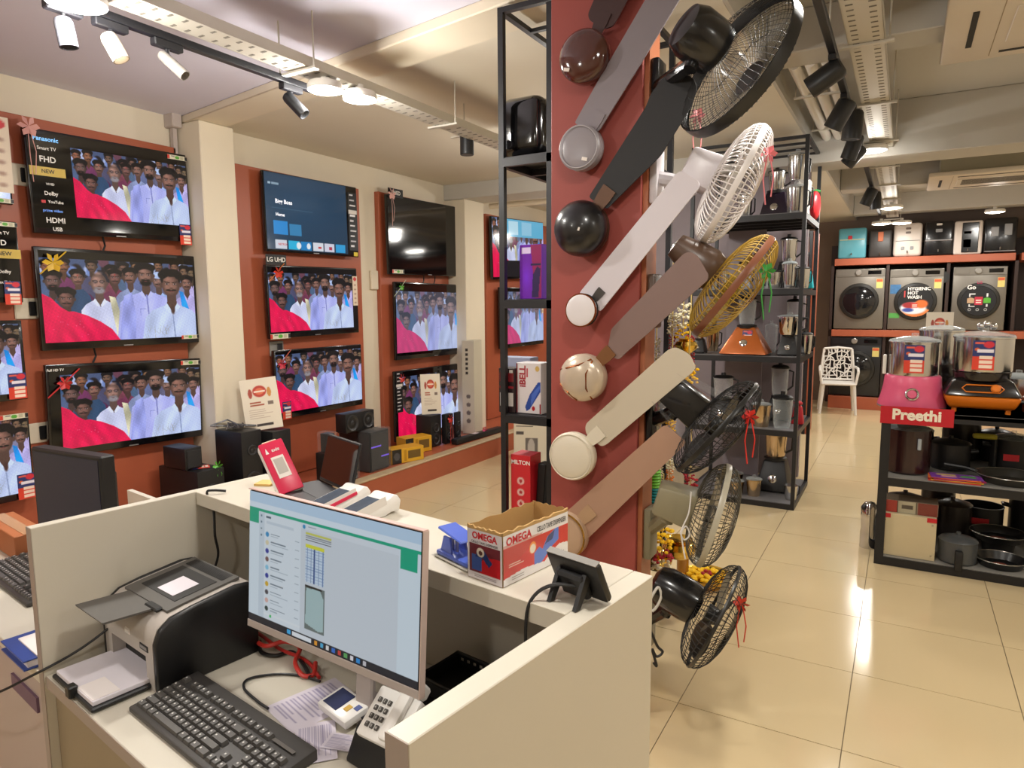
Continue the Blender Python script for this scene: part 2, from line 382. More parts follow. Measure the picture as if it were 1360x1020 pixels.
for x, y in ((-.28, -1.2), (-.28, 1.0), (-.28, 2.6), (-2.4, -1.0), (-2.4, 4.9), (-2.6, 7.2), (1.7, 1.0), (1.7, 3.6), (1.7, 6.0), (1.7, 8.6), (.9, 10.4), (-1.2, 8.0)):
    lamp((x, y, 2.6 if x < -2 else 2.7), .10, 'round ceiling lamp outside the picture', group='ceiling lamps outside the picture', W_=LIGHT_W*(1.4 if x < -2 else .95), spill=.65 if x < -2 else .14)
# pipes under the ceiling
t = thing('ceiling_pipes', 'three white pipes strapped under the ceiling left of the spotlights', 'pipes', (-.62, 4.3, 2.95))
for k in range(3): MB().cyl((k*.085, 0, 0), (k*.085, 2.2, -.02), .034, n=14).build('pipe', whitep, t)
for y in (.55, 1.5): MB().box(-.07, .25, y-.012, y+.012, -.048, -.036).cyl((-.06, y, -.04), (-.06, y, .2), .004, n=6).build('strap_bar', steel_w, t)
t = thing('ceiling_pipe', 'white pipe crossing high on the wall behind the tall black rack', 'pipes', (-4.38, 6.70, 2.80))
MB().cyl((0, 0, 0), (2.4, .25, .06), .05, n=14).build('pipe', cream, t); MB().cyl((.1, .22, -.05), (2.4, .4, -.02), .03, n=14).build('pipe', cream, t)
# cassette air conditioners
acm = M('air_conditioner_plastic', 'd6cdbf', .45); dark = M('dark_gap', '1b1a19', .7)
def cassette(x, y, z, wx, wy, body_h, label, louvre_rows):
    t = thing('cassette_air_conditioner', label, 'air conditioner', (x, y, z))
    MB().rbox(0, wx, 0, wy, 0, .045, .014, 2).build('fascia', acm, t)
    MB().box(.1, wx-.05, .08, wy-.08, .045, body_h).build('casing', M('galvanised_casing', '9a9684', .5, metal=.2), t)
    MB().box(.26, wx-.26, .26, wy-.26, -.006, .001).bev(.003, 1).build('intake_grille', acm, t)
    for k in range(louvre_rows):
        MB().box(.30, wx-.30, .30+k*.04, .315+k*.04, -.008, -.0055).build('grille_slot', dark, t)
    for (a, b, c, d) in ((.10, .125, .25, wy-.25), (wx-.125, wx-.10, .25, wy-.25), (.25, wx-.25, .10, .125), (.25, wx-.25, wy-.125, wy-.10)):
        MB().box(a, b, c, d, -.003, .001).build('air_slot', dark, t)
    MB().box(.21, .214, .06, wy-.06, -.001, .001).build('panel_seam', M('seam', '9a8c74', .8), t)
    for y_ in (.06, wy-.06): MB().cyl((.15, y_, body_h), (.15, y_, CZ2-z), .005, n=6).build('hanger_rod', steel_w, t)
    return t
cassette(.09, 3.45, 2.85, .98, .98, .2, 'beige cassette air conditioner at the top right corner', 4)
cassette(.14, 8.2, 2.85, 1.25, .98, .26, 'beige cassette air conditioner with grille rows above the washing machines', 9)

# ================================================================== TELEVISIONS
def crowd_art(fade=0.0, nx=352, ny=198):
    a = Art(nx, ny, '20222c'); g = np.random.default_rng(3)
    def wav(fx, fy, seed, n=7):
        q = np.random.default_rng(seed); o = np.zeros_like(a.U)
        for _ in range(n): o += np.sin(2*math.pi*(a.U*fx*q.uniform(.4, 1.6)+a.V*fy*q.uniform(-1, 1))+q.uniform(0, 6.28))
        return o/n**.5
    def mask(pts):
        t_ = a.im.copy(); a.im[:] = 0; a.poly(pts, (1, 1, 1)); m_ = a.im[..., 0].copy(); a.im[:] = t_; return m_
    def cloth(pts, col, amt=.10, fx=7, fy=3, seed=1):
        m_ = mask(pts)[..., None]; sh_ = 1+amt*wav(fx, fy, seed)[..., None]
        a.im[:] = a.im*(1-m_)+np.clip(np.array(col)*sh_, 0, 1)*m_
    a.rect(0, 0, 1, .12, '4a5a78')
    for k in range(34): a.ell(g.uniform(0, 1), g.uniform(0, .2), .04, .08, [(.45, .55, .75), (.12, .1, .12), (.72, .77, .88), (.42, .25, .3), (.2, .35, .5), (.1, .08, .1)][k % 6], .3)
    cnt = [0]
    def man(x, y, s, shirt, skin=(.56, .40, .33), beard=0, hair=1, cap=None, bw=2.2, turn=.0, red=False):
        cnt[0] += 1; sd = cnt[0]; X = x; s = s*1.2; bw = bw/1.12; y = y+s*.12
        cloth([(x-s*bw*.60, y+s*3.1), (x-s*bw*.45, y+s*2.45), (x-s*.30, y+s*1.9), (x+s*.30, y+s*1.9), (x+s*bw*.45, y+s*2.45), (x+s*bw*.60, y+s*3.1), (x+s*bw*.78, 1.3), (x-s*bw*.78, 1.3)], shirt, .05, 6, 3, sd)
        dk = [c*.62 for c in skin]
        a.poly([(x-s*.22, y+s*.8), (x+s*.22, y+s*.8), (x+s*.26, y+s*2.0), (x+s*.03, y+s*2.75), (x-s*.26, y+s*2.0)], dk)
        for e in (-1, 1):
            a.poly([(x+e*s*.27, y+s*1.75), (x+e*s*.42, y+s*2.15), (x+e*s*.10, y+s*2.75), (x+e*s*.02, y+s*2.55)], [min(1, c*1.08) for c in shirt]); a.ell(x+e*s*.50, y+s*.05, s*.09, s*.25, dk, .3)
        x = x+turn*s
        a.ell(X, y, s*.50, s*1.22, dk, .12); a.ell(X, y+s*.35, s*.40, s*.92, dk, .15); a.ell(X-s*.05, y+s*.02, s*.42, s*1.08, skin, .5)
        a.ell(x-s*.16, y-s*.5, s*.26, s*.30, [min(1, c*1.28) for c in skin], .9, .7); a.ell(x-s*.22, y+s*.25, s*.14, s*.24, [min(1, c*1.22) for c in skin], .9, .6); a.ell(x+s*.22, y+s*.22, s*.14, s*.22, [min(1, c*1.12) for c in skin], .9, .5)
        hc = (.055, .048, .05)
        if hair:
            for k in range(7): a.ell(X+s*(-.42+.14*k), y-s*(.86+.22*math.sin(math.pi*k/6)+.05*((k*sd) % 3)), s*.24, s*.42, hc, .25)
            for e in (-1, 1): a.ell(X+e*s*.45, y-s*.55, s*.09, s*.5, hc, .4)
        if cap: a.ell(X, y-s*.8, s*.54, s*.55, cap, .12); a.ell(X-s*.1, y-s*.9, s*.3, s*.3, [min(1, c*1.15) for c in cap], .8, .6)
        for e in (-1, 1):
            a.ell(x+e*s*.2, y-s*.07, s*.15, s*.17, dk, .8, .8); a.ell(x+e*s*.2, y-s*.04, s*.10, s*.075, (.85, .80, .78), .4, .7); a.ell(x+e*s*.2, y-s*.04, s*.05, s*.09, (.05, .04, .04), .4)
            a.poly([(x+e*s*.05, y-s*.21), (x+e*s*.36, y-s*.30), (x+e*s*.36, y-s*.22), (x+e*s*.05, y-s*.13)], (.07, .055, .05))
        a.poly([(x-s*.03, y-s*.1), (x+s*.04, y-s*.1), (x+s*.12, y+s*.34), (x-s*.10, y+s*.34)], [min(1, c*1.1) for c in skin], .8); a.ell(x+s*.02, y+s*.36, s*.13, s*.08, dk, .5)
        a.ell(x, y+s*.66, s*.16, s*.07, (.42, .22, .20), .4)
        if beard: a.ell(X, y+s*.88, s*.40, s*.42, hc if beard == 1 else (.58, .56, .55), .4); a.ell(x, y+s*.68, s*.13, s*.06, (.42, .22, .2), .4)
        for e in (-1, 1): a.ell(x+e*s*.13, y+s*.54, s*.17, s*.10, hc if beard != 2 else (.5, .48, .47), .4)
        if red: a.ell(x, y-s*.45, s*.05, s*.14, (.75, .08, .08), .4)
    for x, y, s, sh in ((.04, .10, .055, (.3, .38, .5)), (.13, .08, .06, (.45, .2, .35)), (.30, .07, .055, (.3, .3, .4)), (.42, .14, .06, (.5, .25, .3)), (.50, .09, .055, (.3, .4, .5)), (.58, .06, .05, (.4, .45, .6)), (.93, .10, .06, (.7, .72, .82)), (.99, .12, .06, (.75, .7, .85)), (.74, .03, .05, (.4, .4, .5)), (.86, .04, .05, (.5, .5, .6))):
        man(x, y, s, sh, (.44+.14*g.random(), .30+.1*g.random(), .26), turn=g.uniform(-.12, .12))
    man(.21, .22, .066, (.35, .15, .3), red=True); man(.44, .20, .066, (.45, .2, .3), (.5, .34, .3), red=True); man(.54, .18, .07, (.55, .6, .72), turn=-.1)
    man(.735, .22, .075, (.62, .72, .9), (.56, .42, .36), cap=(.70, .78, .90), hair=0)
    man(.945, .25, .07, (.74, .70, .88)); cloth([(.885, .36), (.915, .38), (.985, .8), (.95, .9), (.90, .6)], (.05, .55, .85), .15)
    man(.065, .26, .078, (.20, .28, .38), (.45, .33, .29), beard=1)
    cloth([(.16, .38), (.24, .36), (.28, .45), (.30, .8), (.16, .8)], (.17, .29, .40), .12)
    man(.335, .27, .090, (.84, .86, .94), (.62, .47, .40), beard=2, hair=0, bw=2.0)
    a.ell(.335, .16, .035, .03, (.72, .56, .48), .8, .8)
    for e in (-1, 1): a.ell(.335+e*.02, .262, .017, .022, (.12, .09, .09), .25, .8); a.ell(.335+e*.02, .262, .013, .016, (.55, .45, .42), .3, .8)
    cloth([(.395, .44), (.435, .46), (.465, .70), (.47, 1.05), (.44, 1.05)], (.82, .80, .64), .12)
    man(.645, .15, .097, (.72, .74, .95), (.56, .41, .34), beard=1, bw=2.9)
    cloth([(.49, .44), (.545, .39), (.565, .7), (.55, 1.05), (.44, 1.05)], (.62, .65, .88), .10, seed=9); a.poly([(.640, .42), (.652, .42), (.668, 1.1), (.660, 1.1)], (.54, .56, .78)); a.rect(.595, .60, .635, .61, (.58, .60, .82)); a.rect(.595, .61, .60, .70, (.60, .62, .84))
    man(.825, .26, .120, (.78, .84, .94), (.55, .39, .32), bw=2.55)
    a.poly([(.823, .70), (.832, .70), (.845, 1.1), (.834, 1.1)], (.58, .64, .76)); a.ell(.83, .62, .02, .08, (.30, .20, .17), .5)
    q = np.random.default_rng(6)
    for k in range(16):
        u, v = .63+.16*q.random(), .90+.12*q.random(); a.poly([(u, v), (u+.03*q.normal(), v-.12), (u+.004, v)], (.60, .58, .48), .6)
    man(.135, .47, .082, (.5, .1, .2), (.48, .33, .28))
    cloth([(-.01, .41), (.05, .47), (.10, .58), (.145, .635), (.17, .63), (.25, .68), (.33, .76), (.40, .86), (.455, 1.02), (-.01, 1.02)], (.93, .06, .30), .06, 8, 6, 21)
    for k in range(14): a.ell(.05+.2*q.random(), .6+.35*q.random(), .004, .004, (1, .55, .65), .6)
    a.im = np.clip(a.im*(1+.03*wav(60, 40, 31)[..., None]), 0, 1)
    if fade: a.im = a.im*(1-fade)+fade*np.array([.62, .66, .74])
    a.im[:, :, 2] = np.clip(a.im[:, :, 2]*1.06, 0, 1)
    return a
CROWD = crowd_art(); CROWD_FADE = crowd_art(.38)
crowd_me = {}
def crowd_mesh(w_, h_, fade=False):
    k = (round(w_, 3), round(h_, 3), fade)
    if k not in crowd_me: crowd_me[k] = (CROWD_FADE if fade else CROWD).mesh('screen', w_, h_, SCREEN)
    return crowd_me[k]
bezel = M('black_gloss_bezel', '0c0c10', .18, coat=.4); backm = M('black_plastic', '131316', .5)
offm = M('screen_off', '050608', .06, coat=.5)
white_t = M('white_print', 'e8e6e2', .5); yel_t = M('gold_print', 'c9ae4c', .4); red_t = M('red_print', 'c4202a', .45)
blk_t = M('black_print', '141416', .5); lit_t = M('lit_white', 'eef2ff', .4, emit=.7)
card_art = Art(28, 46, 'c02a3c')
card_art.rect(0, .0, 1, .55, '28336e'); card_art.ell(.72, .14, .26, .12, 'd03040'); card_art.ell(.2, .3, .12, .06, 'd86038'); card_art.rect(.1, .06, .5, .12, 'e06050'); card_art.rect(.2, .30, .95, .40, 'e8e4f0'); card_art.rect(0, .55, 1, 1, 'd8402c')
card_art.rect(.3, .52, .92, .64, 'f2dccb'); card_art.rect(.3, .68, .92, .79, 'f2dccb'); card_art.rect(.3, .83, .92, .94, 'f2dccb')
card_me = card_art.mesh('price_card', 1, 1.6, PRINT)
energy_art = Art(40, 10, 'd8d4be'); energy_art.rect(.0, .1, .12, .9, 'c83a30'); energy_art.ell(.5, .5, .12, .4, '58a83c'); energy_art.rect(.2, .2, .38, .35, '777'*2); energy_art.rect(.65, .2, .8, .8, 'b8b49a'); energy_art.rect(.88, .1, 1, .9, '1c1c22')
energy_me = energy_art.mesh('energy_label', 1, .2, PRINT)
strip_art = Art(16, 90, '0e0f14')
for k in range(11): strip_art.rect(.2, .03+k*.088, .2+.6*(.6+.4*((k*7) % 5)/4), .055+k*.088, ['e8e8ee', 'c8c8d0', 'e8e8ee', 'd8d8dc'][k % 4])
strip_art.rect(.05, .30, .95, .36, 'd8d4d0')
strip_me = strip_art.mesh('feature_strip', 1, 6, PRINT)
vstrip_art = Art(10, 50, 'e0d0bc'); vstrip_art.ell(.5, .1, .35, .07, 'c83038')
for k in range(5): vstrip_art.ell(.5, .3+k*.15, .3, .04, 'a88878', .6)
vstrip_me = vstrip_art.mesh('feature_strip', 1, 5, PRINT)
def SC(x, y=None, z=None): return Matrix.Diagonal((x, y or x, z or x, 1))
def bow(parent, loc, col, s=.05, tail=.12, name='ribbon_bow', rz=0):
    mt = M('ribbon_'+col, col, .35); b = MB()
    for k in range(6):
        a = k*math.pi/3; d = Vector((math.cos(a), 0, math.sin(a)))
        q = Vector((-d.z, 0, d.x))
        b.add([(0, 0, 0), tuple(d*s*.6+q*s*.28+Vector((0, -.012, 0))), tuple(d*s), tuple(d*s*.6-q*s*.28+Vector((0, .004, 0)))], [(0, 1, 2, 3)])
    o = b.build(name, mt, parent, TM(loc, 0, 0, rz), 60)
    if tail: MB().tube([(-.004, 0, -s*.2), (-.012, -.01, -tail*.5), (-.004, 0, -tail)], .0022, 4).tube([(.004, 0, -s*.2), (.02, -.012, -tail*.45), (.012, 0, -tail*.85)], .0022, 4).build('ribbon_tail', mt, o)
    return o
def tv(corners, label, art='crowd', X=XT, bz=(.012, .03), pic=None, extra=(), tilt=0.0, fw=None, shift=0):
    (TL, TR, BR, BL) = [px(*c, X) for c in corners]
    y0 = (TL.y+BL.y)/2; y1 = (TR.y+BR.y)/2
    if fw: y0 = y1-fw
    W_ = y1-y0; z1 = (TL.z+TR.z)/2 if not fw else TR.z; z0 = (BL.z+BR.z)/2 if not fw else BR.z
    H_ = z1-z0; dz = ((TR.z-TL.z)+(BR.z-BL.z))/2 if not fw else 0
    T = Matrix.Translation((X, (y0+y1)/2, (z0+z1)/2)) @ Euler((0, 0, R_(90))).to_matrix().to_4x4() @ Euler((R_(tilt), -math.atan2(dz, W_), 0)).to_matrix().to_4x4()
    t = thing('television', label, 'television', T=T, group='wall televisions')
    w2, h2 = W_/2, H_/2
    MB().rbox(-w2, w2, .002, .035, -h2, h2, .006, 2).build('cabinet', bezel, t)
    MB().rbox(-w2*.72, w2*.72, .035, .08, -h2*.8, h2*.55, .01, 1).build('rear_housing', backm, t)
    MB().box(-.1, .1, .08, .098, -.1, .1).build('wall_bracket', blackm, t)
    bx, bb = bz; iw = W_-2*bx; ih = H_-bx-bb; cz = (bb-bx)/2
    u0_, v0_, u1_, v1_ = pic or (0, 0, 1, 1)          # picture area inside the panel
    sw, sh = iw*(u1_-u0_), ih*(v1_-v0_); scx = -iw/2+iw*(u0_+u1_)/2; scz = cz+ih/2-ih*(v0_+v1_)/2
    if art == 'off': MB().box(-iw/2, iw/2, -.001, .003, cz-ih/2, cz+ih/2).build('screen', offm, t)
    else:
        MB().box(-iw/2, iw/2, -.0006, .003, cz-ih/2, cz+ih/2).build('screen_glass', offm, t)
        me = art.mesh('screen', sw, sh, SCREEN) if isinstance(art, Art) else crowd_mesh(sw, sh, art == 'fade')
        link('screen', me, t, TM((scx, -.0012, scz)))
    MB().box(-.03, .03, -.0008, .004, -h2+.006, -h2+.012).build('maker_plate', M('silver', 'b8b8bc', .3, metal=.8), t)
    for e in extra:
        k = e[0]; u, v = e[1], e[2]; x = -w2+u*W_; z = h2-v*H_
        if k == 'card': link('price_card', card_me, t, TM((x, -.006, z)) @ SC(e[3] if len(e) > 3 else .075))
        elif k == 'energy': link('energy_label', energy_me, t, TM((x, -.004, z)) @ SC(e[3] if len(e) > 3 else .14))
        elif k == 'bow': bow(t, (x, -.02, z), e[3], e[4] if len(e) > 4 else .05, e[5] if len(e) > 5 else .2)
        elif k == 'strip': link('feature_strip', strip_me, t, TM((x, -.002, z)) @ SC(e[3], 1, e[4]/6))
        elif k == 'vstrip': link('feature_strip', vstrip_me, t, TM((x, -.003, z)) @ SC(e[3], 1, e[4]/5))
        elif k == 'txt': text(e[3], e[4], e[5], t, TM((x, -.003, z)), .02, align=e[6] if len(e) > 6 else 'CENTER')
        elif k == 'plate': MB().box(-e[3]/2, e[3]/2, -.0024, .0, -e[4]/2, e[4]/2).build('badge', e[5], t, TM((x, 0, z)))
        elif k == 'diag': MB().tube([(x-e[3], -.012, z-e[3]*.9), (x, -.016, z), (x+e[3], -.012, z+e[3]*.9)], .004, 4).build('ribbon', M('ribbon_'+e[4], e[4], .35), t)
        elif k == 'cable': MB().tube([(x, .03, -h2), (x+.02, .05, -h2-.05), (x-.01, .06, -h2-.12)], .006, 6).build('power_cable', backm, t)
    return t
feat = [('txt', .11, .09, 'Panasonic', .034, M('lit_blue', '7fc4ff', .4, emit=.6)), ('txt', .11, .18, 'Smart TV', .026, white_t), ('txt', .11, .285, 'FHD', .046, white_t), ('plate', .105, .40, .19, .05, yel_t), ('txt', .105, .40, 'NEW', .03, blk_t),
        ('txt', .11, .52, 'VIVID', .018, white_t), ('txt', .11, .61, 'Dolby', .03, white_t), ('plate', .065, .69, .022, .016, red_t), ('txt', .13, .69, 'YouTube', .022, white_t), ('txt', .11, .775, 'prime video', .022, M('lit_blue2', '5f8fe8', .4, emit=.3)), ('txt', .12, .87, 'HDMI', .042, white_t), ('txt', .125, .955, 'USB', .03, white_t)]
# nearest group, three large ones
tv(((36,168),(251,207),(252,321),(40,309)), 'television with black feature list and gold NEW strip, top of the left group', pic=(.235, .12, 1.0, .86), bz=(.012,.03), extra=feat+[('bow', .02, .0, 'd9a09a', .06, .3), ('energy', .93, .05, .14), ('card', .945, .92, .085), ('cable', .4, 1)])
tv(((45,327),(259,340),(264,455),(56,466)), 'television with gold ribbon on its corner, middle of the left group', bz=(.02, .045), pic=(0, .08, 1, 1), extra=[('bow', .085, .15, 'd8b030', .06, 0), ('diag', .09, .15, .075, 'd8b030'), ('energy', .93, .93, .13), ('cable', .3, 1)])
tv(((60,488),(266,473),(270,581),(67,607)), 'television with red ribbon and black side list, lowest of the left group', bz=(.015, .045), pic=(.06, .10, 1, 1), extra=[('bow', .09, .2, 'c83030', .045, 0), ('diag', .09, .2, .09, 'c83030'), ('energy', .92, .05, .15), ('txt', .05, .06, 'Full HD TV', .02, white_t)])
# column cut by the left edge
A_l = ['television cut by the left edge, topmost, white feature sheet', 'television cut by the left edge with gold NEW strip and price card', 'television cut by the left edge with price card, third from the top', 'lowest television cut by the left edge, above the neighbouring desk']
tv(((0,0),(12,160),(14,272),(0,0)), A_l[0], fw=.85, extra=[('vstrip', .95, .42, .1, .4), ('energy', .93, .96, .12)], bz=(.012, .03))
tv(((0,0),(24,295),(30,402),(0,0)), A_l[1], fw=.75, bz=(.012, .03), pic=(0, .08, .8, .92), extra=[('txt', .88, .15, 'Smart TV', .024, white_t), ('txt', .88, .27, 'HD', .04, white_t), ('plate', .90, .40, .16, .05, yel_t), ('txt', .90, .40, 'NEW', .03, blk_t), ('txt', .89, .62, 'Dolby', .026, white_t), ('txt', .89, .75, 'YouTube', .022, white_t), ('card', .93, .88, .08), ('energy', .92, .04, .12)])
tv(((0,0),(30,425),(37,530),(0,0)), A_l[2], fw=.75, bz=(.02, .04), extra=[('card', .93, .82, .09)])
tv(((0,0),(41,548),(45,660),(0,0)), A_l[3], fw=.75, bz=(.012, .04), extra=[('card', .94, .85, .09), ('energy', .9, .02, .14)])
# second bay
home = Art(200, 112, '1d3a52')
home.ell(.35, .4, .9, .8, '2a4a66', 1.0); home.rect(.08, .62, .24, .80, '2f8fd8'); home.rect(.26, .64, .40, .80, '3a86b8'); home.rect(.04, .12, .07, .15, 'a8c0d0'); home.rect(.08, .125, .16, .145, '8fa8ba')
home.rect(.07, .445, .55, .452, '3f6078')
for k, c in enumerate(('d8dce6', '2cb8e4', '1f86c8', 'dfe2ea', 'd8d8e8', '2ca0dc')): home.rect(.09+k*.148, .87, .09+k*.148+.13, .99, c)
home.ell(.36, .93, .03, .05, 'eef4f8'); home.ell(.48, .93, .025, .045, 'eef4f8'); home.rect(.60, .92, .64, .95, 'd02828'); home.rect(.74, .91, .78, .96, 'b83050')
tv(((350,226),(475,249),(475,342),(353,333)), 'television showing a blue app menu, top of the second group', home, pic=(0, 0, .87, 1), bz=(.008, .02), extra=[('strip', .94, .5, .11, .5), ('txt', .10, .36, 'Bigg Boss', .045, lit_t, 'LEFT'), ('txt', .10, .525, 'Home', .035, lit_t, 'LEFT'), ('txt', .11, .90, 'NETFLIX', .024, red_t, 'LEFT'), ('plate', .96, .96, .05, .035, M('yellow_tag', 'd8c030', .5))])
tv(((354,352),(475,356),(476,442),(358,450)), 'television with red bow and LG UHD plate, middle of the second group', bz=(.012, .035), pic=(0, .09, .94, .97), extra=[('bow', .1, .1, 'd03828', .05, 0), ('diag', .09, .1, .08, 'c0703a'), ('vstrip', .965, .35, .06, .26), ('plate', .1, -.07, .2, .08, blk_t), ('txt', .1, -.07, 'LG UHD', .05, white_t), ('energy', .1, .97, .2)])
tv(((364,468),(480,455),(482,539),(368,556)), 'lowest television of the second group, behind the white price poster', bz=(.012, .04), pic=(0, .05, 1, .98), extra=[('bow', .06, .2, 'c83048', .045, 0), ('diag', .09, .12, .07, 'b05040'), ('card', .1, .88, .09)])
# third bay
tv(((514,257),(616,277),(616,367),(517,365)), 'switched off black television, top of the third group', 'off', bz=(.006, .012), extra=[('bow', .04, -.01, 'd8a8a0', .06, .3), ('plate', .1, -.03, .22, .08, blk_t), ('txt', .1, -.03, 'QNED', .05, white_t), ('vstrip', .98, .2, .05, .26), ('energy', .1, .96, .18), ('cable', .45, 1), ('cable', .6, 1)])
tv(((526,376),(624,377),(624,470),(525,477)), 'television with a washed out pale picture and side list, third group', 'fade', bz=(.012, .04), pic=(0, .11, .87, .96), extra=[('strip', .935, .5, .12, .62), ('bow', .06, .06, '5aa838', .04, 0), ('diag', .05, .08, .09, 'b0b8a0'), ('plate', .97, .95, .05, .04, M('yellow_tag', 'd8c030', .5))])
tv(((523,493),(618,482),(619,562),(528,588)), 'lowest television of the third group, behind the black tower speakers', bz=(.012, .03), pic=(.02, .08, 1, 1), extra=[('strip', .05, .3, .1, .4), ('bow', .07, .1, 'c83030', .05, 0)])
# far bay, seen through the tall rack
far_art = crowd_art(nx=200, ny=112); far_art.rect(.25, 0, 1, .30, '5fb4d8'); far_art.rect(.3, .03, .48, .27, 'b8e0f0'); far_art.rect(.55, .03, .75, .27, '90c8e4'); far_art.rect(.25, .72, 1, 1, '12121a')
tv(((652,286),(722,296),(722,369),(655,372)), 'upper television seen through the tall black rack', far_art, bz=(.01, .03), extra=[])
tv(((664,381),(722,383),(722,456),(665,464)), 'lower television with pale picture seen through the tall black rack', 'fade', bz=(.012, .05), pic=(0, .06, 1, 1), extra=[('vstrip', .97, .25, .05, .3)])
# sockets and small boxes on the wall
def socket(x, y, X, label, col='d8cdb8', dark_sw=True):
    p = px(x, y, X); t = thing('wall_socket', label, 'socket', p, 90, 'wall sockets')
    MB().rbox(-.07, .07, 0, .012, -.06, .06, .005, 1).build('plate', M('socket_'+col, col, .5), t)
    MB().rbox(.0, .05, -.012, .0, -.04, .04, .004, 1).build('plug', backm, t)
    MB().tube([(.03, -.01, -.03), (.06, -.03, -.1), (.05, .0, -.2)], .005, 6).build('cord', backm, t)
XP = XW+.05-.0
socket(27, 232, XP+.012, 'beige socket beside the television with the gold NEW strip')
socket(38, 410, XP+.012, 'beige socket left of the television with the gold ribbon')
socket(52, 575, XP+.012, 'beige socket above the black monitor')
socket(368, 463, XP+.012, 'grey socket below the television with the LG plate', '8a8680')
p = px(495, 372, XW)
tag(MB().rbox(0, .03, -.05, .05, -.09, .09, .006, 1).build('junction_box', cream, None, Matrix.Translation(p)), 'small cream junction box on the bare wall between television groups', 'junction box')
p = px(257, 160, XW)
tag(MB().rbox(0, .10, -.07, .0, -.10, .05, .006, 1).box(.02, .05, -.04, -.01, -.45, -.10).build('conduit_box', M('grey_white', 'bcb0aa', .6), None, Matrix.Translation((XW, 3.025, p.z))), 'pale conduit box with a down pipe beside the first pillar', 'conduit')

# ================================================================== BILLING COUNTER (its own frame: x along, y away from the cashier)
TOP, DESK = 1.093, 0.73
O_ = pz(862, 768, TOP); CA = -8.3
CT = TM((O_.x, O_.y, 0), 0, 0, CA); CTi = CT.inverted()
def cl(x, y, z): return CTi @ pz(x, y, z)
UL = -1.294; VL0, VL1, VF = -.218, .016, -.607
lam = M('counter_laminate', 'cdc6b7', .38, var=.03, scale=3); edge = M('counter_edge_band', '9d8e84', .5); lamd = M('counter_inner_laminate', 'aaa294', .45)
ct = thing('billing_counter', 'grey-beige laminate billing counter with raised ledge and side partitions', 'counter', T=CT)
MB().box(UL, UL+.028, VF, VL1, 0, TOP).bev(.0015, 1).build('left_partition', lam, ct)
MB().box(-.04, 0, VF, VL1, 0, TOP).bev(.0015, 1).build('right_partition', lam, ct)
MB().box(UL+.0285, -.0405, VL0, VL1, TOP-.036, TOP+.0004).bev(.0012, 1).build('ledge', lam, ct)
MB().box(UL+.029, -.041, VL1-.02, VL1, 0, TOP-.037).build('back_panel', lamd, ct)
MB().box(UL+.029, -.041, VF+.005, VL1-.021, DESK-.03, DESK).bev(.0015, 1).build('desk_top', lam, ct)
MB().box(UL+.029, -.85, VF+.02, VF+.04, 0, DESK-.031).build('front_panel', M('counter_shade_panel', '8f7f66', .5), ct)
for u in (UL, -.04): MB().box(u, u+(.028 if u == UL else .04), VF-.0012, VF, 0, TOP).build('edge_band', edge, ct)
MB().box(UL+.03, -.042, VF+.0035, VF+.005, DESK-.03, DESK-.001).build('edge_band', edge, ct)

# neighbouring desk on the left
nd = thing('neighbouring_desk', 'pale laminate desk left of the partition, holding a black monitor', 'desk', T=CT)
MB().box(UL-1.1, UL-.002, VF, .05, DESK-.03, DESK).bev(.0015, 1).build('desk_top', lam, nd)
MB().box(UL-1.1, UL-.002, VF+.01, VF+.03, 0, DESK-.031).build('front_panel', M('desk_front', 'b3a29c', .5), nd)
MB().box(UL-.25, UL-.06, VF+.004, VF+.01, DESK-.13, DESK-.09).build('handle_recess', M('mauve_recess', '6f5468', .6), nd)
MB().box(UL-1.1, UL-.002, .05, .07, 0, DESK+.12).build('back_panel', lam, nd)

whiteg = M('white_gloss', 'e9e6e2', .3); blackp = M('black_satin', '151517', .45); greyp = M('grey_plastic', '55524e', .5)
silver = M('printer_silver', 'b5ada6', .4); paperm = M('paper', 'ded8e0', .7)

# ------------------------------------------------------------------ printer
pw, pdp, phh = .285, .25, .195
pr = thing('laser_printer', 'black and silver laser printer with open paper tray beside the left partition', 'printer', T=CT @ TM((UL+.03+.006, -.475, DESK)))
prof = [(0, 0), (0, .115), (.012, .145), (.04, .165), (.09, .176), (.20, .190), (.235, .186), (.25, .165), (.25, 0)]
RX = Matrix(((0, 0, 1, 0), (1, 0, 0, 0), (0, 1, 0, 0), (0, 0, 0, 1)))       # (a,b,h) -> x=h, y=a, z=b
sh = MB().prism([(p[0]+.004, p[1]-.002 if p[1] else 0) for p in prof[4:]]+[(.06, 0), (.06, .16)], .012, pw-.012, RX); sh.build('shell', silver, pr)
fr = MB()                                                            # front face with the opening for the tray
fr.prism([(0, .075), (0, .115), (.012, .145), (.04, .165), (.09, .174), (.09, .075)], .012, pw-.012, RX)
for a, b in ((.012, .05), (pw-.05, pw-.012)): fr.prism([(0, 0), (0, .075), (.05, .075), (.05, 0)], a, b, RX)
fr.build('front_cover', silver, pr, None, 50)
for a, b in ((-.002, .012), (pw-.012, pw+.006)): MB().prism(prof, a, b, RX).bev(.003, 1).build('side_panel', blackp, pr, None, 50)
MB().box(.05, pw-.05, .03, .059, 0, .075).build('tray_cavity', dark, pr)
MB().prism([(.045, .1725), (.08, .178), (.225, .196), (.225, .189), (.045, .1665)], .03, pw-.03, RX).build('output_frame', greyp, pr)
MB().prism([(.075, .1785), (.18, .1918), (.18, .1905), (.075, .1772)], .055, pw-.055, RX).build('output_recess', M('recess_black', '1d1c1b', .6), pr)
MB().prism([(.085, .1805), (.15, .189), (.15, .1885), (.085, .180)], .12, .20, RX).build('sheet_of_paper', paperm, pr, None)
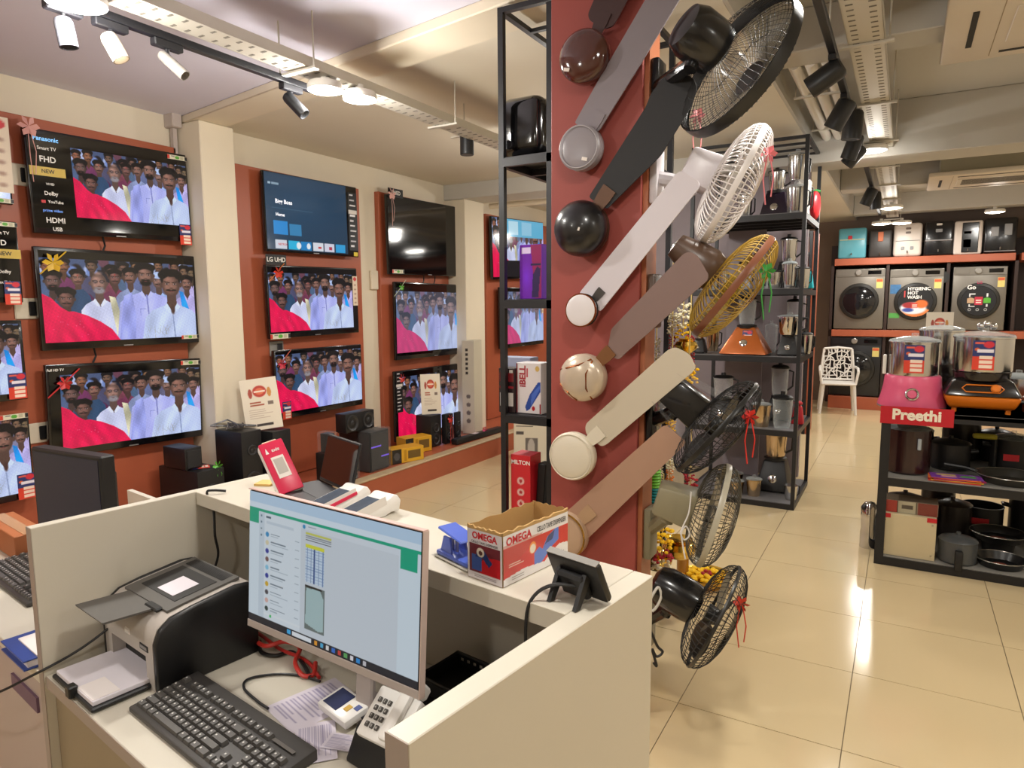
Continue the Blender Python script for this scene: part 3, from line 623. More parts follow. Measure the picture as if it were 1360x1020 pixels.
for k in range(9): MB().prism([(.19+k*.0035, .1935+k*.0003), (.1915+k*.0035, .194+k*.0003), (.1915+k*.0035, .1915)], .05, pw-.05, RX).build('vent_rib', blackp, pr)
fl_ = MB().prism([(-.075, .176), (.045, .170), (.045, .166), (-.073, .171)], .055, pw-.075, RX).build('output_flap', greyp, pr)
MB().rbox(pw-.115, pw-.055, .03, .05, .165, .174, .003, 1).build('hinge', blackp, pr)
MB().box(pw-.075, pw-.035, -.0016, .0, .088, .102).build('badge', blackp, pr); MB().box(pw-.071, pw-.039, -.0022, -.0016, .0915, .0985).build('badge_print', M('badge_grey', '8f8b88', .4), pr)
MB().rbox(.025, pw-.03, -.125, .05, .004, .014, .003, 1).build('paper_tray', blackp, pr)
MB().box(.035, pw-.04, -.118, .05, .014, .024).bev(.0008, 1).build('paper_stack', paperm, pr)
MB().box(pw-.13, pw-.045, -.116, -.06, .0242, .0252).build('loose_sheet', M('paper_bright', 'ece4e2', .7), pr)
MB().rbox(pw-.15, pw-.125, -.135, -.115, .004, .032, .003, 1).build('tray_guide', blackp, pr)
MB().rbox(.13, .16, -.002, .02, .1, .118, .004, 1).build('button', whiteg, pr)
MB().tube(cr([(.05, .25, .12), (.06, .275, .19), (.075, .262, .255), (.05, .275, .32), (.045, .262, .368), (.055, .275, .374), (.075, .30, .370)]), .0035, 6).build('power_cord', blackp, pr)
MB().tube(cr([(.03, .02, .09), (.02, -.03, .06), (.006, -.08, .035), (-.012, -.15, .012), (-.10, -.22, -.04), (-.3, -.27, -.10), (-.5, -.3, -.14)]), .003, 6).build('data_cable', blackp, pr)

# ------------------------------------------------------------------ keyboards
def keyboard(T, label, W_=.46, D_=.155):
    t = thing('keyboard', label, 'keyboard', T=T, group='keyboards')
    MB().add([(0,0,0),(W_,0,0),(W_,D_,0),(0,D_,0),(0,0,.012),(W_,0,.012),(W_,D_,.026),(0,D_,.026)], [(0,3,2,1),(4,5,6,7),(0,1,5,4),(1,2,6,5),(2,3,7,6),(3,0,4,7)]).bev(.004, 2).build('body', M('keyboard_grey', '3b3836', .5), t)
    kp = .0192; sl = math.atan2(.014, D_); km = M('key_cap', '4d4a47', .45); lg = M('key_legend', 'd8d4d0', .5)
    meshes = {}
    def key(x, y, w_):
        k = round(w_, 2)
        if k not in meshes:
            a, b = w_*kp-.002, .0165
            meshes[k] = MB().frust((0, a, 0, b), (.002, a-.002, .0025, b-.0015), 0, .007).mesh('key', km), MB().box(.0045, .008, .008, .0115, .0068, .0072).mesh('key_legend', lg)
        z = .0125+.014*y/D_
        o = link('key', meshes[k][0], t, TM((x, y, z), math.degrees(sl))); link('key_legend', meshes[k][1], o)
    x0 = .012
    rows = [(.012, [1.25, 1.25, 1.25, 5.75, 1.25, 1.25, 1.25, 1.75]), (.012+kp*.96, [2.25]+[1]*10+[2.75]), (.012+2*kp*.96, [1.75]+[1]*11+[2.25]), (.012+3*kp*.96, [1.5]+[1]*12+[1.5]), (.012+4*kp*.96, [1]*13+[2])]
    for y, ws in rows:
        x = x0
        for w_ in ws: key(x, y, w_); x += w_*kp
    y = .012+5.35*kp*.96
    for g0 in (0, 2, 6.5, 11):
        for k in range(1 if g0 == 0 else 4): key(x0+(g0+k)*kp, y, 1)
    xn = x0+15.25*kp
    for r in (3, 4):
        for k in range(3): key(xn+k*kp, .012+r*kp*.96, 1)
    for k in range(3): key(xn+k*kp, .012, 1); key(xn+k*kp, y, 1)
    key(xn+kp, .012+kp*.96, 1); xm = xn+3.25*kp
    for r in range(5):
        for k in range(4): key(xm+k*kp, .012+r*kp*.96, 1)
    MB().box(xm, xm+.07, y+.004, y+.012, .0262, .0268).build('lamp_strip', M('lamp_strip', '5e5a56', .3), t)
    return t
keyboard(CT @ TM((-.955, -.545, DESK+.001), 0, 0, 0), 'black keyboard in front of the lit monitor')
kc = cl(14, 800, DESK)
kc = cl(35, 803, DESK+.012)
keyboard(CT @ TM((kc.x-.46, kc.y, DESK+.001), 0, 0, 0), 'black keyboard on the neighbouring desk, cut by the left edge')

# ------------------------------------------------------------------ lit monitor
c = pd(432.6, 775.3, 1.325)
MT = Matrix.Translation(c) @ Euler((0, 0, -.0835)).to_matrix().to_4x4() @ Euler((-.0713, 0, 0)).to_matrix().to_4x4()
mo = thing('desktop_monitor', 'slim monitor showing a chat window with green bands, lit, on the counter desk', 'monitor', T=MT)
mw, mh = .25, .15
MB().rbox(-mw, mw, .001, .012, -mh, mh, .003, 1).build('panel', blackp, mo)
MB().rbox(-mw*.6, mw*.6, .012, .04, -mh*.8, mh*.4, .008, 1).build('rear_housing', M('monitor_back', 'b9b3b0', .5), mo)
MB().box(-mw, mw, -.002, .001, -mh, -mh+.016).bev(.0012, 1).build('chin', M('monitor_chin', 'b5aaa6', .4), mo)
MB().box(-mw-.0015, mw+.0015, -.001, .012, mh, mh+.0018).build('top_trim', M('monitor_trim', 'c9a8a0', .4), mo)
MB().box(mw, mw+.0025, -.001, .013, -mh, mh).build('side_trim', M('monitor_trim2', 'c9b4ac', .4), mo)
sc = Art(300, 190, 'd4e4f0')
sc.rect(0, 0, 1, .075, 'b8d4ee'); sc.rect(0, .075, 1, .12, 'd8e8f6'); sc.rect(0, .12, .065, .235, '00a884'); sc.rect(.0, .12, 1, .142, '00a884'); sc.rect(.90, .12, .985, .26, '00a884')
sc.rect(.07, .143, .895, .95, 'd2dfeb'); sc.rect(.07, .143, .105, .95, 'c6d6e4'); sc.rect(.105, .143, .345, .95, 'd8e5f0'); sc.rect(.345, .18, .895, .95, 'ccd7e2'); sc.rect(.345, .143, .895, .18, 'd4dfea')
for k in range(4): sc.rect(.078, .16+k*.05, .09, .175+k*.05, '6a8494')
sc.rect(.115, .16, .15, .175, '506878'); sc.rect(.12, .20, .30, .222, 'c4d4e2')
for k, cc in enumerate(('2a90c8', 'd8d0b0', '2a3aa0', '7a5a5a', '88c8e8', '3040a0', 'd8b030', '505058', 'd8b0a8', '304848')):
    y = .30+k*.063; sc.ell(.125, y, .013, .021, cc, .2); sc.rect(.15, y-.014, .15+.06+.05*((k*3) % 4)/4, y-.006, '7a8a98'); sc.rect(.15, y+.006, .20+.1*((k*5) % 3)/3, y+.012, 'a8b8c6'); sc.rect(.31, y-.012, .335, y-.007, '9aaab8')
sc.ell(.365, .165, .010, .017, '2a90c8', .2); sc.rect(.39, .155, .44, .162, '8899a8')
sc.rect(.375, .20, .53, .215, 'c8cc60'); sc.rect(.375, .222, .53, .228, '9098a0'); sc.rect(.375, .235, .53, .241, '707880'); sc.rect(.375, .25, .53, .256, '303840')
sc.rect(.375, .285, .49, .31, 'd8dc40'); sc.rect(.375, .31, .49, .56, 'c8dcf0')
for k in range(12): sc.rect(.375, .32+k*.02, .49, .326+k*.02, ['7a98c0', '9ab0d0', 'b0c4dc'][k % 3])
for k in range(5): sc.rect(.385+k*.024, .31, .389+k*.024, .56, '6a88b8')
sc.rect(.425, .31, .432, .56, '2a4a88'); sc.rect(.375, .58, .495, .90, '6a7878'); sc.poly([(.385, .60), (.47, .595), (.49, .65), (.49, .88), (.46, .89), (.38, .86)], 'a8c4c8'); sc.rect(.375, .58, .48, .595, '202428')
sc.rect(.105, .90, .345, .92, 'e0eaf2'); sc.rect(.145, .905, .16, .93, '30c870')
sc.rect(0, .952, 1, 1, '101c2c'); sc.rect(.30, .96, .42, .992, 'e4ecf4')
for k in range(9): sc.rect(.44+k*.035, .962, .458+k*.035, .99, ['e8a030', '48b0e0', 'e4e4e4', '3070d0', 'd04040', '58a860', 'e8e8f0', '2090e0', 'c8c8d0'][k])
sc.rect(.29-.025, .962, .288, .99, '38b0f0')
link('screen', sc.mesh('screen', 2*mw-.006, 2*mh-.020, MONITOR), mo, TM((0, -.0008, .0075)))
MB().rbox(-.025, .025, .105, .120, -mh-.165, -.02, .004, 1).rbox(-.025, .025, .041, .104, -.06, -.02, .004, 1).build('stand_neck', M('monitor_chin', 'b5aaa6', .4), mo)
zb = c.z-(DESK+.004)
MB().rbox(-.085, .085, .06, .165, -zb, -zb+.008, .003, 1).build('stand_base', M('monitor_chin', 'b5aaa6', .4), mo, Euler((.0713, 0, 0)).to_matrix().to_4x4())

# black monitor on the neighbouring desk
q0, q1 = pd(40, 589, 2.10), pd(133, 612, 1.95)
bmT = Matrix.Translation((q0+q1)/2) @ Euler((0, 0, math.atan2(q1.y-q0.y, q1.x-q0.x))).to_matrix().to_4x4()
bm_ = thing('desktop_monitor', 'switched off black monitor on the neighbouring desk behind the partition', 'monitor', T=bmT); L_ = (q1-q0).length/2
MB().rbox(-L_, L_, 0, .045, -.31, .0, .005, 1).build('housing', blackp, bm_)
MB().box(-L_+.012, L_-.012, -.0015, .001, -.295, -.012).build('screen', M('dim_screen', '1c2036', .35), bm_)
MB().rbox(-.12, .12, .045, .085, -.26, -.06, .01, 1).build('rear_housing', blackp, bm_)
hz = bmT.translation.z-DESK
MB().rbox(-.03, .03, .05, .09, -hz+.01, -.1, .005, 1).rbox(-.10, .10, -.0, .15, -hz+.001, -hz+.012, .004, 1).build('stand', blackp, bm_)
# things on the neighbouring desk
t = thing('cardboard_box', 'small brown cardboard box on the neighbouring desk', 'box', T=CT @ TM((cl(24, 738, DESK).x-.30, cl(10, 738, DESK).y, DESK+.001)))
MB().box(0, .36, 0, .10, 0, .085).bev(.002, 1).build('carton', M('orange_cardboard', 'a8643c', .7, var=.1), t); MB().box(0, .36, .03, .07, .0855, .0862).build('packing_tape', M('packing_tape', 'b98a54', .2), t)
t = thing('ring_binder', 'blue file with white papers at the edge of the neighbouring desk', 'file', T=CT @ TM((UL-.20, -.60, DESK+.001)))
MB().rbox(0, .17, -.03, .20, 0, .005, .001, 1).build('cover', M('blue_cover', '25408c', .4), t); MB().box(.006, .165, -.02, .19, .005, .022).build('papers', paperm, t); MB().rbox(0, .17, -.03, .20, .022, .026, .001, 1).build('cover', M('blue_cover', '25408c', .4), t); MB().box(.03, .168, -.0, .19, .0262, .030).build('top_sheet', M('paper_bright', 'ece4e2', .7), t)

# ------------------------------------------------------------------ on the desk, right side
t = thing('card_reader', 'white handheld card reader with a blue screen lying under the monitor', 'card reader', T=CT @ TM((-.568, -.268, DESK+.014), 10, 0, -6))
MB().rbox(-.055, .055, -.034, .034, 0, .020, .006, 2).build('body', whiteg, t); MB().box(-.044, .006, -.024, .026, .0202, .0212).build('screen', M('blue_screen', '2c3458', .2), t); MB().box(.016, .030, -.012, .004, .0202, .0215).build('button', M('yellow_button', 'c8a038', .4), t); MB().box(.034, .048, .002, .016, .0202, .0212).build('card_mark', M('blue_mark', '40508c', .4), t)
MB().box(-.04, .04, .02, .032, -.012, .001).build('rear_foot', whiteg, t)
for k in range(3):
    o = thing('paper_sheet', ['printed invoice sheet lying under the monitor', 'folded invoice slip beside the card reader', 'torn bill corner below the card reader'][k], 'paper', T=CT @ TM(((-.66, -.545, -.50)[k], (-.28, -.36, -.33)[k], DESK+.0008+.0012*k), 0, 0, (-8, -35, 25)[k]), group='papers on the counter desk')
    a = Art(40, 52, 'd8d0dc'); a.lines(.1, .1, .9, .95, 16, '9890b0', .4, k)
    link('sheet', a.mesh('sheet', (.13, .13, .07)[k], (.17, .08, .05)[k], PRINT), o, TM((0, 0, .001*k), -90))
t = thing('receipt_machine', 'black receipt machine with a blue label under the white telephone', 'receipt machine', T=CT @ TM((-.455, -.36, DESK+.001)))
BH = .068
MB().add([(0,0,0),(.40,0,0),(.40,.30,0),(0,.30,0),(.004,.03,BH),(.40,.03,BH),(.40,.30,BH),(.004,.30,BH)], [(0,3,2,1),(4,5,6,7),(0,1,5,4),(1,2,6,5),(2,3,7,6),(3,0,4,7)]).bev(.006, 2).build('case_body', blackp, t)
MB().box(.004, .008, .04, .29, BH+.0002, BH+.003).build('grey_edge', M('dark_grey_rubber', '3c3e44', .4), t)
a = Art(20, 20, '2a28c8'); a.rect(.1, .4, .9, .6, '4a3ae0'); a.poly([(.5, .1), (.7, .35), (.3, .35)], '7a80f0')
link('blue_label', a.mesh('blue_label', .034, .030, PRINT), t, TM((.025, .0135, .03), -24))
t = thing('wire_basket', 'black perforated desk basket behind the white telephone', 'basket', T=CT @ TM((-.43, -.185, DESK+BH+.002)))
b = MB(); W2, D2, H2 = .20, .12, .035
for (x0, x1, y0, y1) in ((0, W2, 0, .004), (0, W2, D2-.004, D2), (0, .004, .004, D2-.004), (W2-.004, W2, .004, D2-.004)): b.box(x0, x1, y0, y1, 0, H2)
b.box(.004, W2-.004, .004, D2-.004, 0, .004).build('tray', blackp, t)
MB().tube([(0, 0, H2), (W2, 0, H2), (W2, D2, H2), (0, D2, H2)], .004, 6, True).build('rim', blackp, t)
for k in range(10): MB().box(.015+k*.018, .022+k*.018, D2-.0048, D2-.004, H2-.012, H2-.006).build('perforation', M('perforation', 'a8a098', .6), t)
A_, B_, C_ = pz(518, 921, .868), pz(477, 965, .822), pz(557, 938, .868)
ex = (C_-A_).normalized(); ey = (A_-B_); ey = (ey-ex*ey.dot(ex)).normalized(); ez = ex.cross(ey)
PT = Matrix((ex, ey, ez)).transposed().to_4x4(); PT.translation = B_
t = thing('desk_telephone', 'white desk telephone with black keypad next to the right partition', 'telephone', T=PT)
pl2 = (A_-B_).length+.006
MB().rbox(-.004, .10, -.012, pl2, -.020, .0, .006, 2).build('body', whiteg, t)
kme = MB().rbox(-.0043, .0043, -.0048, .0048, 0, .004, .0012, 1).mesh('key', M('phone_key', '4a4744', .5)); kml = M('key_legend', 'd8d4d0', .5)
for r in range(4):
    for k in range(3):
        o = link('key', kme, t, TM((.014+k*.0125, .010+r*.0155, 0)))
        text('123456789*0#'[(3-r)*3+k], .007, kml, o, TM((0, 0, .0042), -90), name='digit')
MB().rbox(.058, .085, -.006, pl2+.012, .001, .018, .007, 2).build('handset', whiteg, t)
MB().box(.0, .09, pl2-.012, pl2, -.045, -.019).build('rear_foot', whiteg, t)
MB().rbox(.004, .09, pl2+.004, pl2+.03, -.03, .006, .005, 1).build('cradle', whiteg, t)
# cables behind the monitor
def dk(*P): return [cl(x, y, DESK+h_)-Vector((0, 0, DESK+.001)) for x, y, h_ in P]
for k, (col, pts2, rr_, lb) in enumerate((
    ('c03028', dk((334, 846, .012), (352, 858, .03), (378, 852, .035), (398, 860, .03), (392, 880, .02), (402, 897, .008), (416, 896, .008), (419, 880, .02)), .0055, 'red cable coiled on the desk under the monitor'),
    ('b82c28', dk((338, 838, .008), (350, 846, .012), (372, 862, .012), (396, 872, .012), (412, 882, .010), (424, 900, .008)), .0045, 'second red cable running below the coiled one'),
    ('1a1a1c', dk((345, 852, .006), (347, 866, .006), (365, 871, .006), (388, 866, .008), (404, 884, .008), (412, 900, .006)), .005, 'thick black cable crossing the red ones under the monitor'),
    ('1a1a1d', dk((425, 905, .005), (396, 897, .004), (362, 896, .004), (330, 902, .004), (324, 914, .004), (340, 930, .004), (356, 941, .006)), .003, 'thin black cord looping towards the keyboard'))):
    S = [Vector((q.x, q.y, max(q.z, rr_+.0005))) for q in cr(pts2)]
    tag(MB().tube(S, rr_, 8).build('cable', M('cable_'+col, col, .4), None, CT @ TM((0, 0, DESK+.001))), lb, 'cable', 'cables under the monitor')

# ------------------------------------------------------------------ on the ledge
p = cl(388, 657, TOP)
ax = (-.48*RT + .78*UP + .30*fwd).normalized(); nm = (fwd*-.80 + RT*.45 + UP*.25); nm = (nm-ax*nm.dot(ax)).normalized(); xx = ax.cross(nm*-1).normalized()
xx = (-nm).cross(ax)*-1
QT = Matrix((nm.cross(ax)*-1, -nm, ax)).transposed()
if QT.determinant() < 0: QT = Matrix((nm.cross(ax), -nm, ax)).transposed()
base = pz(388, 660, TOP); QT = QT.to_4x4(); QT.translation = base+Vector((0, 0, .020))
t = thing('payment_soundbox', 'crimson and white payment speaker tilted on the counter ledge', 'payment speaker', T=QT)
MB().rbox(-.034, .034, .004, .034, -.005, .155, .008, 2).build('body', whiteg, t)
MB().rbox(-.033, .033, -.002, .006, -.004, .154, .004, 2).build('front_cover', M('crimson_plastic', 'd01c48', .35), t)
MB().box(-.017, .017, -.0035, -.0022, .04, .105).build('sticker', M('sticker_white', 'e4dcd4', .5), t)
MB().box(-.013, .013, -.0042, -.0036, .052, .098).build('sticker_field', M('sticker_grey', 'b5aea6', .6), t)
text('axis', .014, white_t, t, TM((.004, -.0036, .125)), .02); MB().add([(-.024, -.0036, .118), (-.015, -.0036, .118), (-.0195, -.0036, .136)], [(0, 1, 2)]).build('logo', white_t, t)
MB().rbox(-.02, .02, .006, .03, .156, .160, .003, 1).build('button', M('cream_button', 'e8dcc0', .4), t)
MB().rbox(-.034, .034, .010, .07, -.012, -.005, .003, 1).build('stand_foot', whiteg, t)
p = cl(354, 643, TOP); tag(MB().box(-.025, .025, -.025, .025, 0, .006).build('sticky_notes', M('sticky_yellow', 'e8c070', .7), None, CT @ TM((p.x, p.y, TOP+.0005), 0, 0, 30)), 'small pad of yellow sticky notes on the ledge behind the crimson speaker', 'sticky notes')
def pos_terminal(p, rz, label, stripe):
    t = thing('payment_terminal', label, 'payment terminal', T=CT @ TM((p.x, p.y, TOP+.001), 0, 0, rz), group='payment terminals')
    pr_ = [(-.075, 0), (-.082, .010), (-.078, .016), (.045, .040), (.058, .047), (.072, .044), (.082, .030), (.076, .004), (.05, .006), (.03, 0)]
    YX = Matrix(((1, 0, 0, 0), (0, 0, -1, 0), (0, 1, 0, 0), (0, 0, 0, 1)))
    MB().prism(pr_, -.037, .037, YX).bev(.005, 2).build('body', whiteg, t, None, 40)
    ang = math.degrees(math.atan2(.024, .123))
    T2 = TM((-.015, 0, .0288), 0, -ang, 0)
    MB().box(-.05, .048, -.030, .030, 0, .001).bev(.0004, 1).build('screen', M('pos_screen', '3c4a5c', .12, var=.3, scale=30), t, T2)
    MB().box(-.05, .05, -.0374, -.0372, -.01, .012).build('side_print', M('side_print', 'd8d2cc', .5), t, T2)
    if stripe: MB().box(-.05, .05, -.0395, -.0312, -.006, .0022).build('red_stripe', M('crimson_plastic', 'd01c48', .35), t, T2)
    return t
pos_terminal(Vector((-.83, -.075, 0)), 90, 'white payment terminal with dark screen and red stripe, left of the pair', True)
pos_terminal(Vector((-.712, -.08, 0)), 90, 'white payment terminal with dark screen, right of the pair', False)
# laptop on the ledge end
t = thing('laptop', 'open small black laptop on the far edge of the ledge behind the crimson speaker', 'laptop', T=CT @ TM((-.975, -.045, TOP+.0015), 0, 0, -12))
MB().rbox(-.10, .10, -.065, .062, 0, .012, .003, 1).build('base', blackp, t); MB().box(-.09, .09, -.02, .05, .0122, .0130).build('keyboard_deck', M('laptop_keys', '2a2a2e', .5), t)
LT = TM((0, .064, .012), -14)
MB().rbox(-.10, .10, 0, .007, 0, .135, .003, 1).build('lid', blackp, t, LT); MB().box(-.094, .094, -.001, .0, .010, .128).build('screen', offm, t, LT)
# hole punch
p = cl(592, 738, TOP)
t = thing('hole_punch', 'blue hole punch with raised lever behind the open carton', 'hole punch', T=CT @ TM((-.335, -.150, TOP+.001), 0, 0, -12)); bl = M('blue_enamel', '5068c8', .35)
MB().rbox(-.055, .055, -.025, .025, .005, .016, .005, 2).build('base_plate', bl, t); MB().rbox(-.058, .058, -.028, .028, 0, .005, .002, 1).build('rubber_base', M('pale_rubber', 'b8b4a8', .7), t)
for y in (-.018, .018): MB().prism([(-.045, .012), (-.005, .012), (-.012, .048), (-.032, .048)], y-.002, y+.002, Matrix(((1,0,0,0),(0,0,-1,0),(0,1,0,0),(0,0,0,1)))).build('side_cheek', bl, t)
MB().add([(-.05,-.022,.058),(.03,-.022,.046),(.03,.022,.046),(-.05,.022,.058),(-.05,-.022,.064),(.03,-.022,.050),(.03,.022,.050),(-.05,.022,.064)], [(0,3,2,1),(4,5,6,7),(0,1,5,4),(1,2,6,5),(2,3,7,6),(3,0,4,7)]).bev(.002, 1).build('lever', bl, t)
for x in (-.03, -.015): MB().cyl((x, 0, .016), (x, 0, .052), .004, n=8).build('punch_pin', M('pin_steel', 'b8b8bc', .3, metal=.9), t)
# open carton of tape dispensers
pL, pM, pR = cl(612, 771, TOP), cl(668, 782, TOP), cl(754, 740, TOP)
ang = math.atan2(pR.y-pM.y, pR.x-pM.x)-math.pi/2; Ld = (pR-pM).length; Lw = (pM-pL).length
t = thing('tape_dispenser_carton', 'open torn carton with red and blue tape dispenser print on the ledge', 'carton', T=CT @ Matrix.Translation((pM.x, pM.y, TOP+.001)) @ Euler((0, 0, ang)).to_matrix().to_4x4())
Hc = .100; kraft = M('kraft_inside', 'b8935c', .8, var=.12, scale=20); th = .0025
def rag(n, seed): g = np.random.default_rng(seed); return [Hc+(g.random()-.5)*.006 for _ in range(n)]
def ragwall(x0, y0, x1, y1, seed, nm_):
    n = 14; h_ = rag(n, seed); d = Vector((x1-x0, y1-y0, 0)); nn = Vector((-d.y, d.x, 0)).normalized()*th; vv = []; ff = []
    for i in range(n):
        q = Vector((x0, y0, 0))+d*i/(n-1); hh = Vector((0, 0, h_[i]))
        vv += [q, q+nn, q+hh, q+hh+nn+Vector((0, 0, .001))]
    for i in range(n-1):
        a = i*4; b_ = a+4; ff += [(a, b_, b_+2, a+2), (a+1, a+3, b_+3, b_+1), (a+2, b_+2, b_+3, a+3)]
    ff += [(0, 2, 3, 1), (n*4-4, n*4-3, n*4-1, n*4-2)]
    MB().add(vv, ff).build(nm_, kraft, t)
ragwall(0, 0, 0, Ld, 1, 'side_wall'); ragwall(-Lw, Ld, -Lw, 0, 2, 'side_wall'); ragwall(0, Ld, -Lw, Ld, 3, 'end_wall'); ragwall(-Lw, 0, 0, 0, 4, 'end_wall')
MB().box(-Lw, 0, 0, Ld, 0, .002).build('bottom', kraft, t)
a1 = Art(150, 70, 'c83430'); a1.rect(0, 0, 1, .26, 'e0dcdc'); a1.poly([(0, .2), (0, .75), (.3, .5), (.6, .22)], 'b04030', .4)
a1.poly([(.45, .85), (.45, .60), (.53, .50), (.58, .58), (.66, .36), (.78, .26), (.84, .26), (.84, .52), (.72, .62), (.60, .80), (.52, .90)], '5a78c8'); a1.poly([(.62, .50), (.68, .34), (.78, .28), (.74, .46)], '3a4a78'); a1.ell(.43, .46, .055, .13, 'e89040'); a1.ell(.43, .48, .045, .10, 'e8dcc8')
a1.poly([(0, 1.01), (0, .86), (.3, .80), (.62, .86), (.72, .72), (.86, .62), (1.01, .66), (1.01, 1.01)], 'e4e0e0'); a1.lines(.08, .60, .30, .68, 2, 'e8d0c0', .4, 1); a1.lines(.12, .88, .40, .95, 2, '807878', .4, 2); a1.lines(.80, .74, .95, .84, 3, '807878', .4, 3)
RZ90 = Euler((0, 0, R_(90))).to_matrix().to_4x4()
sd = link('printed_side', a1.mesh('printed_side', Ld-.002, Hc-.006, GLOSSPRINT), t, TM((.0006, Ld/2, Hc/2-.002)) @ RZ90)
text('OMEGA', .0205, red_t, sd, TM((-Ld*.275, -.0004, Hc*.335)), .035); text('CELLO TAPE DISPENSER', .0140, blk_t, sd, TM((Ld*.225, -.0004, Hc*.345)), .012, sx=.62)
a2 = Art(70, 70, 'd8d2d6'); a2.rect(.05, .28, .95, .86, '6a2c34'); a2.poly([(.35, .86), (.38, .62), (.60, .50), (.95, .48), (.95, .86)], 'b82028'); a2.rect(.12, .5, .42, .82, '40589a'); a2.poly([(.22, .55), (.30, .38), (.48, .38), (.72, .60), (.62, .70), (.45, .55)], '2c3c70'); a2.ell(.38, .44, .12, .10, 'd8d0c0'); a2.ell(.38, .45, .06, .05, '604038'); a2.lines(.2, .9, .9, .97, 2, '807880', .4, 5)
ed = link('printed_end', a2.mesh('printed_end', Lw-.002, Hc-.006, GLOSSPRINT), t, TM((-Lw/2, -.0006, Hc/2-.002)))
text('OMEGA', .0175, red_t, ed, TM((0, -.0004, Hc*.36)), .035); text('CELLO TAPE DISPENSER', .0062, blk_t, ed, TM((0, -.0004, Hc*.24)), .01)
for k, (cc, x, y, lb) in enumerate((('6a50b0', -.045, .05, 'purple tape dispenser inside the open carton'), ('d87038', -.045, .12, 'orange tape dispenser inside the open carton'), ('5068c8', -.05, .17, 'blue tape dispenser inside the open carton'))):
    o = thing('tape_dispenser', lb, 'tape dispenser', T=t.matrix_basis @ TM((x, y, .0035), 0, 0, 20*k) @ SC(.72), group='tape dispensers in the carton'); cm = M('disp_'+cc, cc, .4)
    MB().prism([(-.028, 0), (.028, 0), (.028, .02), (.015, .035), (.012, .055), (-.012, .068), (-.028, .04)], -.018, .018, Matrix(((1,0,0,0),(0,0,-1,0),(0,1,0,0),(0,0,0,1)))).bev(.003, 1).build('body', cm, o)
    MB().lathe([(.008, -.008), (.014, -.008), (.014, .008), (.008, .008)], 16, TM((-.005, 0, .058), 90)).build('tape_roll', M('tape_clear', 'd8c8a0', .3), o)
# customer display with its back to us
t = thing('customer_display', 'black customer display on a stand, seen from behind on the ledge', 'display', T=CT @ TM((-.058, -.172, TOP+.0015), 0, 0, -6))
DT = TM((0, .034, .004), 26)
MB().rbox(-.056, .056, -.006, .010, .0, .082, .006, 2).build('housing', blackp, t, DT); MB().rbox(-.03, .03, -.022, -.006, .01, .06, .005, 1).build('rear_hump', blackp, t, DT)
MB().box(-.05, .05, .0102, .0108, .006, .076).build('screen', offm, t, DT); MB().box(-.054, .054, -.004, .009, .082, .0835).build('top_edge', M('grey_edge', '8a8680', .4), t, DT)
for s in (-1, 1): MB().prism([(-.030, 0), (-.018, 0), (.012, .045), (-.002, .055)], s*.028-.004, s*.028+.004, RX).build('stand_leg', blackp, t)
MB().tube(cr([(.01, .0, .03), (-.02, -.02, .03), (-.045, -.04, .014), (-.055, -.055, -.02), (-.054, -.06, -.10)]), .0032, 6).build('cable', blackp, t)
p = py(690, 842, (CT @ Vector((-.2, VL1-.021, 0))).y)
t = tag(MB().box(-.035, .035, -.004, 0, -.02, .02).build('card_sticker', M('brown_card', '8a6a54', .5, var=.3, scale=60), None, CT @ TM((-.19, VL1-.0215, .98))), 'small brown card stuck to the inner back panel below the customer display', 'card')

# ================================================================== FAN COLUMN
YC, YCB = 2.40, 2.53
cxl, cxr = py(732, 400, YC).x, py(849, 400, YC).x
cb = thing('fan_display_column', 'terracotta display column carrying ceiling fans and wall fans', 'column', (0, 0, 0))
MB().box(cxl, cxr, YC, YCB, 0, CZ-.052).bev(.002, 1).build('board', terra2, cb)
MB().box(cxr+.0005, cxr+.018, YC+.02, YCB, 0, CZ-.052).build('side_strip', M('column_side', 'b06a48', .42, var=.06), cb)
def plane_T(Y): return Matrix(((1, 0, 0, 0), (0, 0, -1, Y), (0, 1, 0, 0), (0, 0, 0, 1)))     # (a,b,h) -> x=a, z=b, y=Y-h
def smooth_poly(P, rad, n=4):
    out = []; k = len(P)
    for i in range(k):
        a, b, c_ = Vector(P[i-1]), Vector(P[i]), Vector(P[(i+1) % k])
        r = min(rad, (a-b).length*.45, (c_-b).length*.45); p0 = b+(a-b).normalized()*r; p1 = b+(c_-b).normalized()*r
        for s in range(n+1):
            f_ = s/n; out.append(tuple(p0*(1-f_)**2+b*2*f_*(1-f_)+p1*f_*f_))
    return out
